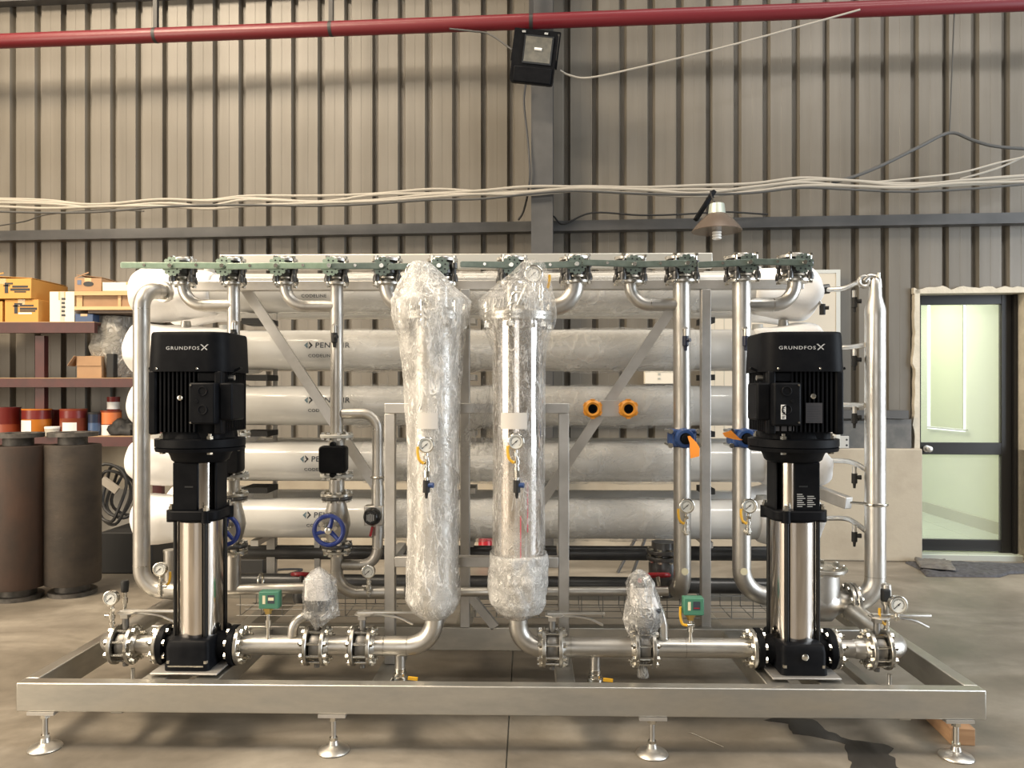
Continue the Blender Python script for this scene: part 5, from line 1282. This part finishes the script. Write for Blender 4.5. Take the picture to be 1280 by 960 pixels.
def housing(px, xe, label, left):
    zz = lambda y: zl(y, px); xc = X(px, YL); O = V(xc, YL, 0); R = .104 if left else .108
    t = thing('filter_housing', label, 'filter housing', (xc, YL, zz(772)), 'film wrapped filter housings')
    zt, zb = zz(402), zz(742)
    MB().lathe(O + V(0, 0, zz(772)), (0, 0, 1), [(0, .05), (.012, .055), (.03, .085), (.06, R - .004), (zb - zz(772), R), (zt - zz(772), R)], 64).build('shell', M['chrome' if not left else 'pipe_bright'], t)
    lid = MB().lathe(O + V(0, 0, zt), (0, 0, 1), [(0, R), (.0, .15), (.003, .153), (.014, .153), (.016, .148), (.020, .148), (.022, .153), (.034, .153), (.036, .12), (.055, .10), (.065, .05)], 48).build('lid', M['flange'], t)
    for k in range(6):
        a = 2 * math.pi * (k + .3) / 6; p = O + V(math.cos(a) * .142, math.sin(a) * .142, zt - .03)
        MB().cyl(p, p + V(0, 0, .11), .009, n=8).lathe(p + V(0, 0, .084), (0, 0, 1), [(0, .018), (.016, .016)], 8).lathe(p, (0, 0, 1), [(0, .018), (.02, .018)], 6).build('swing_bolt', M['bolt'], lid)
    MB().torus(O + V(0, 0, zt + .10), (0, 1, 0), .03, .007, 18).build('lifting_eye', M['bolt'], lid)
    MB().cyl(O + V(.0, 0, zt + .07), O + V((-.05 if left else .04), -.02, zz(357)), .014, n=10).build('top_branch', M['pipe'], lid)
    # bracket label strip on the front
    zq = zz(525); w = .5 if left else .62; m = MB(); m.add([O + V(rr * math.sin(a), -rr * math.cos(a), z) for rr in (R + .010, R + .016) for z in (zq - .034, zq + .034) for a in [-w + w * k / 4 + (.04 if left else 0) for k in range(7)]], [(k, k + 1, k + 8, k + 7) for k in range(6)] + [(14 + k, 21 + k, 22 + k, 15 + k) for k in range(6)] + [(7 + k, 8 + k, 22 + k, 21 + k) for k in range(6)] + [(k, 14 + k, 15 + k, k + 1) for k in range(6)])
    m.build('foam_pad', pmat('pale_foam_pad', (.62, .60, .57), .5) if 'pad' not in M else M['pad'], t)
    if not left:
        m = MB(); rr = R + .001
        for a, z0, z1 in ((.10, zz(700), zz(640)), (.38, zz(660), zz(600))): m.add([O + V(rr * math.sin(a + q), -rr * math.cos(a + q), z) for z in (z0, z1) for q in (-.02, .02)], [(0, 1, 3, 2)])
        m.build('red_marking', pmat('red_marker', (.65, .03, .08), .4), t, flat=True)
    k = KL
    if left:
        A = [(zz(772), xc, YL, .05, .05), (zz(764), xc, YL, .085, .085), (zz(750), xc - .002, YL, .113, .113), (zz(725), xc, YL, .117, .115), (zz(700), xc, YL, .112, .112), (zz(560), xc, YL, .110, .110), (zz(470), xc - .003, YL, .124, .118), (zz(425), xc - .008, YL, .140, .138), (zz(406), xc - .008, YL, .158, .162), (zz(392), xc - .01, YL, .166, .166), (zz(377), xc - .01, YL, .170, .165), (zz(372), xc - .014, YL, .155, .14), (zz(340), xc - .045, YL, .072, .06), (zz(331), xc - .055, YL, .05, .042), (zz(327), xc - .058, YL, .03, .025), (zz(325.5), xc - .058, YL, .008, .008)]
        film_shell(MB(), A, 3.3, amp=.010, calm=(zz(735), zz(470))).build('film_wrap', M['film_left'], t, ang=180, recalc=False)
    else:
        A = [(zz(772), xc - .005, YL, .05, .05), (zz(764), xc - .005, YL, .085, .085), (zz(750), xc - .005, YL, .115, .115), (zz(725), xc, YL, .122, .12), (zz(698), xc, YL, .118, .118), (zz(690), xc, YL, .114, .114), (zz(560), xc + .002, YL, .112, .112), (zz(436), xc + .002, YL, .116, .116), (zz(409), xc, YL, .152, .158), (zz(395), xc - .004, YL, .162, .168), (zz(377), xc - .008, YL, .162, .16), (zz(372), xc - .0, YL, .150, .14), (zz(338), xc + .055, YL - .01, .068, .055), (zz(328), xc + .062, YL - .01, .045, .035), (zz(325), xc + .06, YL - .01, .01, .01)]
        film_shell(MB(), A, 8.1, calm=(zz(735), zz(415))).build('film_wrap', M['film'], t, ang=180, recalc=False)
        B = [(z, a, b, c + .004, d + .004) for z, a, b, c, d in A[1:6]] + [(zz(694), xc, YL, .114, .114)]
        film_shell(MB(), B, 5.1, amp=.010, amp2=.005).build('bottom_wrap', M['film_thick'], t, ang=180, recalc=False)
    return t
M['pad'] = pmat('pale_foam_pad', (.62, .60, .57), .5)
M['film_left'] = film('milky_stretch_film', .20, .80, sc=46, bs=.6, st=(1, 1, .55), rough=.2)
housing(541.5, 0, 'tall filter housing wrapped in milky film, the left one of the two', True)
housing(648, 0, 'tall mirror-polished filter housing in clear film, the right one of the two', False)
# loose film hanging between the filters
m = MB(); rings = []
for i in range(26):
    q = i / 25; rings.append([])
    for j in range(14):
        s = j / 13; y = 470 + 100 * q; xx = 604 - 34 * q * (1 - s * .25) + s * (8 + 30 * q)
        p = P(xx, y, 3.46); p.y += .05 * noise.noise(V(xx * .05, y * .03, 2)) ; rings[-1].append(p)
vs = [p for r in rings for p in r]; m.add(vs, [(i * 14 + j, i * 14 + j + 1, (i + 1) * 14 + j + 1, (i + 1) * 14 + j) for i in range(25) for j in range(13)])
o = m.build('loose_film', M['film'], ang=180, recalc=False); tag(o, 'loose sheet of clear film hanging between the two filter housings', 'film')
# ================================================================== gauges
def gauge():
    t = thing('pressure_gauge', 'x', 'gauge', (0, 0, 0), 'pressure gauges')
    MB().lathe((0, .012, 0), (0, -1, 0), [(0, .028), (.002, .031), (.022, .031), (.023, .0335), (.027, .0335), (.029, .031), (.029, .028), (.024, .0275)], 36).build('case', M['bolt'], t)
    d = MB().lathe((0, -.011, 0), (0, -1, 0), [(0, .0275), (.002, .0275)], 32).build('dial', M['dial'], t)
    m = MB()
    for k in range(28):
        a = math.radians(-45 + 270 * k / 27); R_ = Matrix.Rotation(-a, 4, 'Y')
        m.box(-.0225, -.0185 if k % 3 else -.017, -.0136, -.0131, -.0006, .0006, Matrix.Rotation(a, 4, 'Y'))
    m.build('scale', M['ink'], d, kind='stuff')
    MB().bar((.007, -.0145, .007), (-.017, -.0145, -.015), .001, .0022, (1, 0, -1)).lathe((0, -.0135, 0), (0, -1, 0), [(0, .003), (.002, .003)], 10).build('needle', M['ink'], d)
    MB().cyl((0, 0, -.03), (0, 0, -.062), .008, n=10).lathe((0, 0, -.045), (0, 0, -1), [(0, .012), (.014, .012)], 6).build('stem', M['bolt'], t)
    return t
G = gauge(); first = [True]
def put_gauge(px, py, Y, label, s=1.0):
    if first[0]: first[0] = False; G.location = P(px, py, Y); G['label'] = label; G.scale = (s, s, s); return G
    return dup(G, label, P(px, py, Y), scale=(s, s, s))
put_gauge(533, 556, 3.20, 'round pressure gauge on the front of the left filter')
put_gauge(645, 552, 3.19, 'round pressure gauge on the front of the right filter', 1.0)
put_gauge(858, 632, 3.64, 'round pressure gauge on the tenth riser', 1.05)
put_gauge(936, 632, 3.64, 'round pressure gauge on the eleventh riser beside the right pump', 1.05)
put_gauge(140, 747, 3.33, 'round pressure gauge standing on the far left suction elbow', 1.0)
put_gauge(201, 711, 3.70, 'round pressure gauge at the foot of the left riser', 1.0)
put_gauge(461, 714, 3.72, 'round pressure gauge on the outlet pipe left of the front post', 1.0)
put_gauge(1121, 755, 3.33, 'round pressure gauge at the far right beside the black-capped valve', 1.15)
put_gauge(517, 339, 3.33, 'film-covered pressure gauge on top of the left filter', 1.0)
put_gauge(667, 343, 3.30, 'film-covered pressure gauge on top of the right filter', 1.15)
# gauge cocks with orange levers, below the gauges
def gcock():
    t = thing('gauge_cock', 'x', 'valve', (0, 0, 0), 'orange-levered gauge cocks')
    MB().lathe((0, 0, .02), (0, 0, -1), [(0, .009), (.012, .009), (.013, .014), (.03, .014), (.031, .009), (.042, .009), (.043, .013), (.056, .013), (.057, .007), (.07, .007)], 12).cyl((0, 0, 0), (-.03, 0, 0), .007, n=10).build('cock_body', M['bolt'], t)
    MB().tube(smooth_path([(-.012, -.016, -.004), (-.030, -.018, .012), (-.037, -.018, .04), (-.037, -.018, .066)]), .006, 8).build('lever', M['yellow'], t)
    return t
K = gcock(); kf = [True]
def put_cock(px, py, Y, label, rot=None):
    if kf[0]: kf[0] = False; K.location = P(px, py, Y); K['label'] = label; return K
    return dup(K, label, P(px, py, Y), rot=rot)
put_cock(534, 578, 3.20, 'orange-levered cock under the gauge on the left filter')
put_cock(646, 577, 3.19, 'orange-levered cock under the gauge on the right filter')
put_cock(857, 653, 3.64, 'orange-levered cock under the gauge on the tenth riser')
put_cock(935, 653, 3.64, 'orange-levered cock under the gauge on the eleventh riser')
put_cock(140, 770, 3.33, 'plain steel cock standing on the far left suction elbow under its gauge')
put_cock(201, 733, 3.70, 'orange-levered cock at the foot of the left riser', (0, 0, math.pi))
put_cock(461, 733, 3.72, 'plain steel cock under the gauge on the outlet pipe left of the front post')
put_cock(676, 362, 3.31, 'orange-levered cock beneath the film on top of the right filter', (0, 0, math.pi))
put_cock(1108, 778, 3.36, 'orange-levered cock at the far right under the black-capped valve')
for o in [o for o in COL.objects if str(o.get('label', '')).startswith('plain steel cock')]:
    if True:
        for ch in list(o.children):
            if ch.name.startswith('lever'): bpy.data.objects.remove(ch)
for px, py, Y, lab in ((533, 604, 3.20, 'black and blue sample valve hanging on the front of the left filter'), (646, 604, 3.19, 'black and blue sample valve hanging on the front of the right filter')):
    c = P(px, py, Y); t = thing('sample_valve', lab, 'valve', c)
    MB().cyl(c + V(0, 0, .06), c + V(0, 0, .0), .008, n=10).lathe(c + V(0, 0, .055), (0, 0, -1), [(0, .012), (.03, .012)], 8).build('nipple', M['bolt'], t)
    MB().lathe(c + V(0, 0, .012), (0, 0, -1), [(0, .014), (.05, .015), (.052, .008), (.075, .005)], 12).build('valve_body', M['rubber'], t)
    MB().cyl(c + V(0, 0, -.008), c + V(.03, -.006, -.008), .011, n=12).build('blue_knob', M['bluecast'], t)
    MB().cyl(c + V(0, 0, .03), c + V(0, .07, .03), .008, n=10).build('wall_nipple', M['bolt'], t)
for px, py, lab in ((856, 664, 'plug fitting on the front of the tenth riser under its cock'), (933, 664, 'plug fitting on the front of the eleventh riser under its cock')):
    c = P(px, py, YR - .045); o = MB().lathe(c + V(0, .01, 0), (0, -1, 0), [(0, .016), (.04, .016), (.042, .011), (.06, .011)], 14).cyl(c + V(0, -.045, -.005), c + V(0, -.045, .03), .008, n=10).build('plug_fitting', M['bolt']); tag(o, lab, 'fitting')
# black handled relief valves at both ends
c = P(156, 734, 3.38); t = thing('relief_valve', 'small relief valve with a black cap at the far left beside the gauge', 'valve', c)
MB().lathe(c + V(0, 0, .03), (0, 0, -1), [(0, .014), (.01, .018), (.05, .015), (.052, .01)], 14).build('black_cap', M['rubber'], t)
MB().lathe(c + V(0, 0, -.02), (0, 0, -1), [(0, .009), (.025, .009), (.026, .013), (.05, .013), (.051, .008), (.14, .008)], 10).build('valve_stem', M['bolt'], t)
c = P(1106, 745, 3.40); t = thing('relief_valve', 'relief valve with a steel cap and black band at the far right', 'valve', c)
MB().lathe(c + V(.006, 0, .055), (0, 0, -1), [(0, .012), (.004, .02), (.06, .023), (.09, .02), (.10, .012), (.2, .011)], 16).build('valve_body', M['pipe_bright'], t)
MB().box(c.x - .022, c.x + .014, c.y - .03, c.y + .0, c.z - .02, c.z + .035).build('black_band', M['rubber'], t, bev=.006)
# pressure switches in green cases
def switch(px, label, zc, mirror=False):
    c = P(px, zc, YL - .02); t = thing('pressure_switch', label, 'pressure switch', c, 'green pressure switches')
    case = MB().box(c.x - .043, c.x + .043, c.y - .025, c.y + .025, c.z - .036, c.z + .038).build('case', M['greenbox'], t, bev=.004)
    MB().box(c.x - .004, c.x + .026, c.y - .0262, c.y - .0250, c.z - .012, c.z + .024).build('window', M['inkgrey'], case)
    MB().box(c.x - .001, c.x + .023, c.y - .0268, c.y - .0262, c.z + .001, c.z + .014).build('window_scale', M['cream_tag'], case) if not mirror else MB().box(c.x - .001, c.x + .023, c.y - .0268, c.y - .0262, c.z - .006, c.z - .002).build('window_scale', M['red'], case)
    MB().box(c.x - .026, c.x - .014, c.y - .0262, c.y - .0250, c.z - .014, c.z + .022).build('adjuster_scale', M['cream_tag'], case)
    MB().lathe(c + V(-.01, 0, -.036), (0, 0, -1), [(0, .022), (.012, .022), (.013, .015), (.026, .015)], 6).build('brass_nut', M['brass'], t)
    h = c.z - .062 - ZL - .04
    MB().lathe(c + V(-.01, 0, -.06), (0, 0, -1), [(0, .008), (h * .3, .008), (h * .31, .013), (h * .6, .013), (h * .61, .008), (h + .022, .008)], 10).build('nipple', M['bolt'], t)
switch(338, 'green pressure switch on the left pump discharge pipe', 749)
switch(866, 'green pressure switch with an orange-levered cock on the right discharge pipe', 757, True)
c = P(853, 776, YL - .03); t = thing('gauge_cock', 'orange-levered cock at the left of the right green pressure switch', 'valve', c)
MB().tube(smooth_path([c + V(-.008, 0, .06), c + V(-.008, 0, .02), c + V(.0, 0, -.012), c + V(.02, 0, -.02)]), .006, 8).build('lever', M['yellow'], t)
MB().cyl(c + V(.018, 0, -.02), c + V(.05, .01, -.02), .009, n=10).build('cock_body', M['bolt'], t)
# ================================================================== film-wrapped actuators
def wrapped(label, prof, inner, Y, seed, tail=None):
    x0 = X(prof[len(prof) // 2][1], Y); t = thing('wrapped_actuator', label, 'actuator', (x0, Y, Z(prof[0][0], Y)), 'film wrapped actuators')
    k = Y / F
    A = [(Z(y, Y, px), X(px, Y), Y, hw * k, hw * k * .9) for y, px, hw in prof]
    film_shell(MB(), A, seed, n=48, amp=.008, amp2=.006).build('film_wrap', M['film_act'], t, ang=180, recalc=False)
    for y0, y1, px0, px1, hw0, hw1, mat, nm_ in inner:
        MB().loft([[V(X(px0, Y) + x * hw0 * k, Y + y * hw0 * k * .9, Z(y0, Y)) for x, y in rrect(1, 1, .4, 3)], [V(X(px1, Y) + x * hw1 * k, Y + y * hw1 * k * .9, Z(y1, Y)) for x, y in rrect(1, 1, .4, 3)]]).build(nm_, mat, t, bev=.004)
    return t
M['film_act'] = film('crumpled_film', .12, .75, sc=24, bs=1.0)
Wc = pmat('white_actuator_cover', (.72, .70, .68), .4); Dg = pmat('dark_actuator_case', (.03, .035, .04), .4)
t = wrapped('film-wrapped actuator with a white pointed cover on the left discharge valve', [(782, 398, 6), (775, 400, 12), (768, 400, 22), (760, 401, 20), (745, 401, 20), (725, 400, 19), (714, 398, 9), (709, 398, 2)],
        [(764, 750, 398, 398, 12, 15, Dg, 'lower_case'), (749.5, 722, 398, 397, 15.5, 13.5, Wc, 'white_cover'), (721.5, 713, 397, 397, 12, 3, Wc, 'cover_peak')], YL - .01, 4.4)
m = MB()
for k in range(5): m.lathe((X(390 + 4 * k, YL), YL - .046, Z(724 + 3 * (k % 3), YL)), (0, -1, 0), [(0, .003), (.003, .003)], 8)
m.build('red_dots', M['red'], t, kind='stuff')
t = wrapped('film-wrapped actuator on the right discharge valve, its film tail hanging to the skid', [(846, 804, 7), (832, 803, 5), (818, 803, 9), (800, 804, 13), (790, 803, 17), (775, 803, 24), (760, 804, 22), (745, 803, 18), (728, 800, 16), (718, 799, 11), (712, 799, 3)],
        [(782, 757, 805, 806, 14, 19, Dg, 'lower_case'), (756.5, 732, 806, 801, 17, 13, Wc, 'white_cover'), (731.5, 718, 800, 799, 10, 8, Dg, 'dark_cap')], YL - .01, 6.6)
MB().lathe((X(798, YL), YL - .04, Z(722, YL)), (0, -1, 0), [(0, .009), (.006, .009)], 12).build('red_button', M['red'], t)
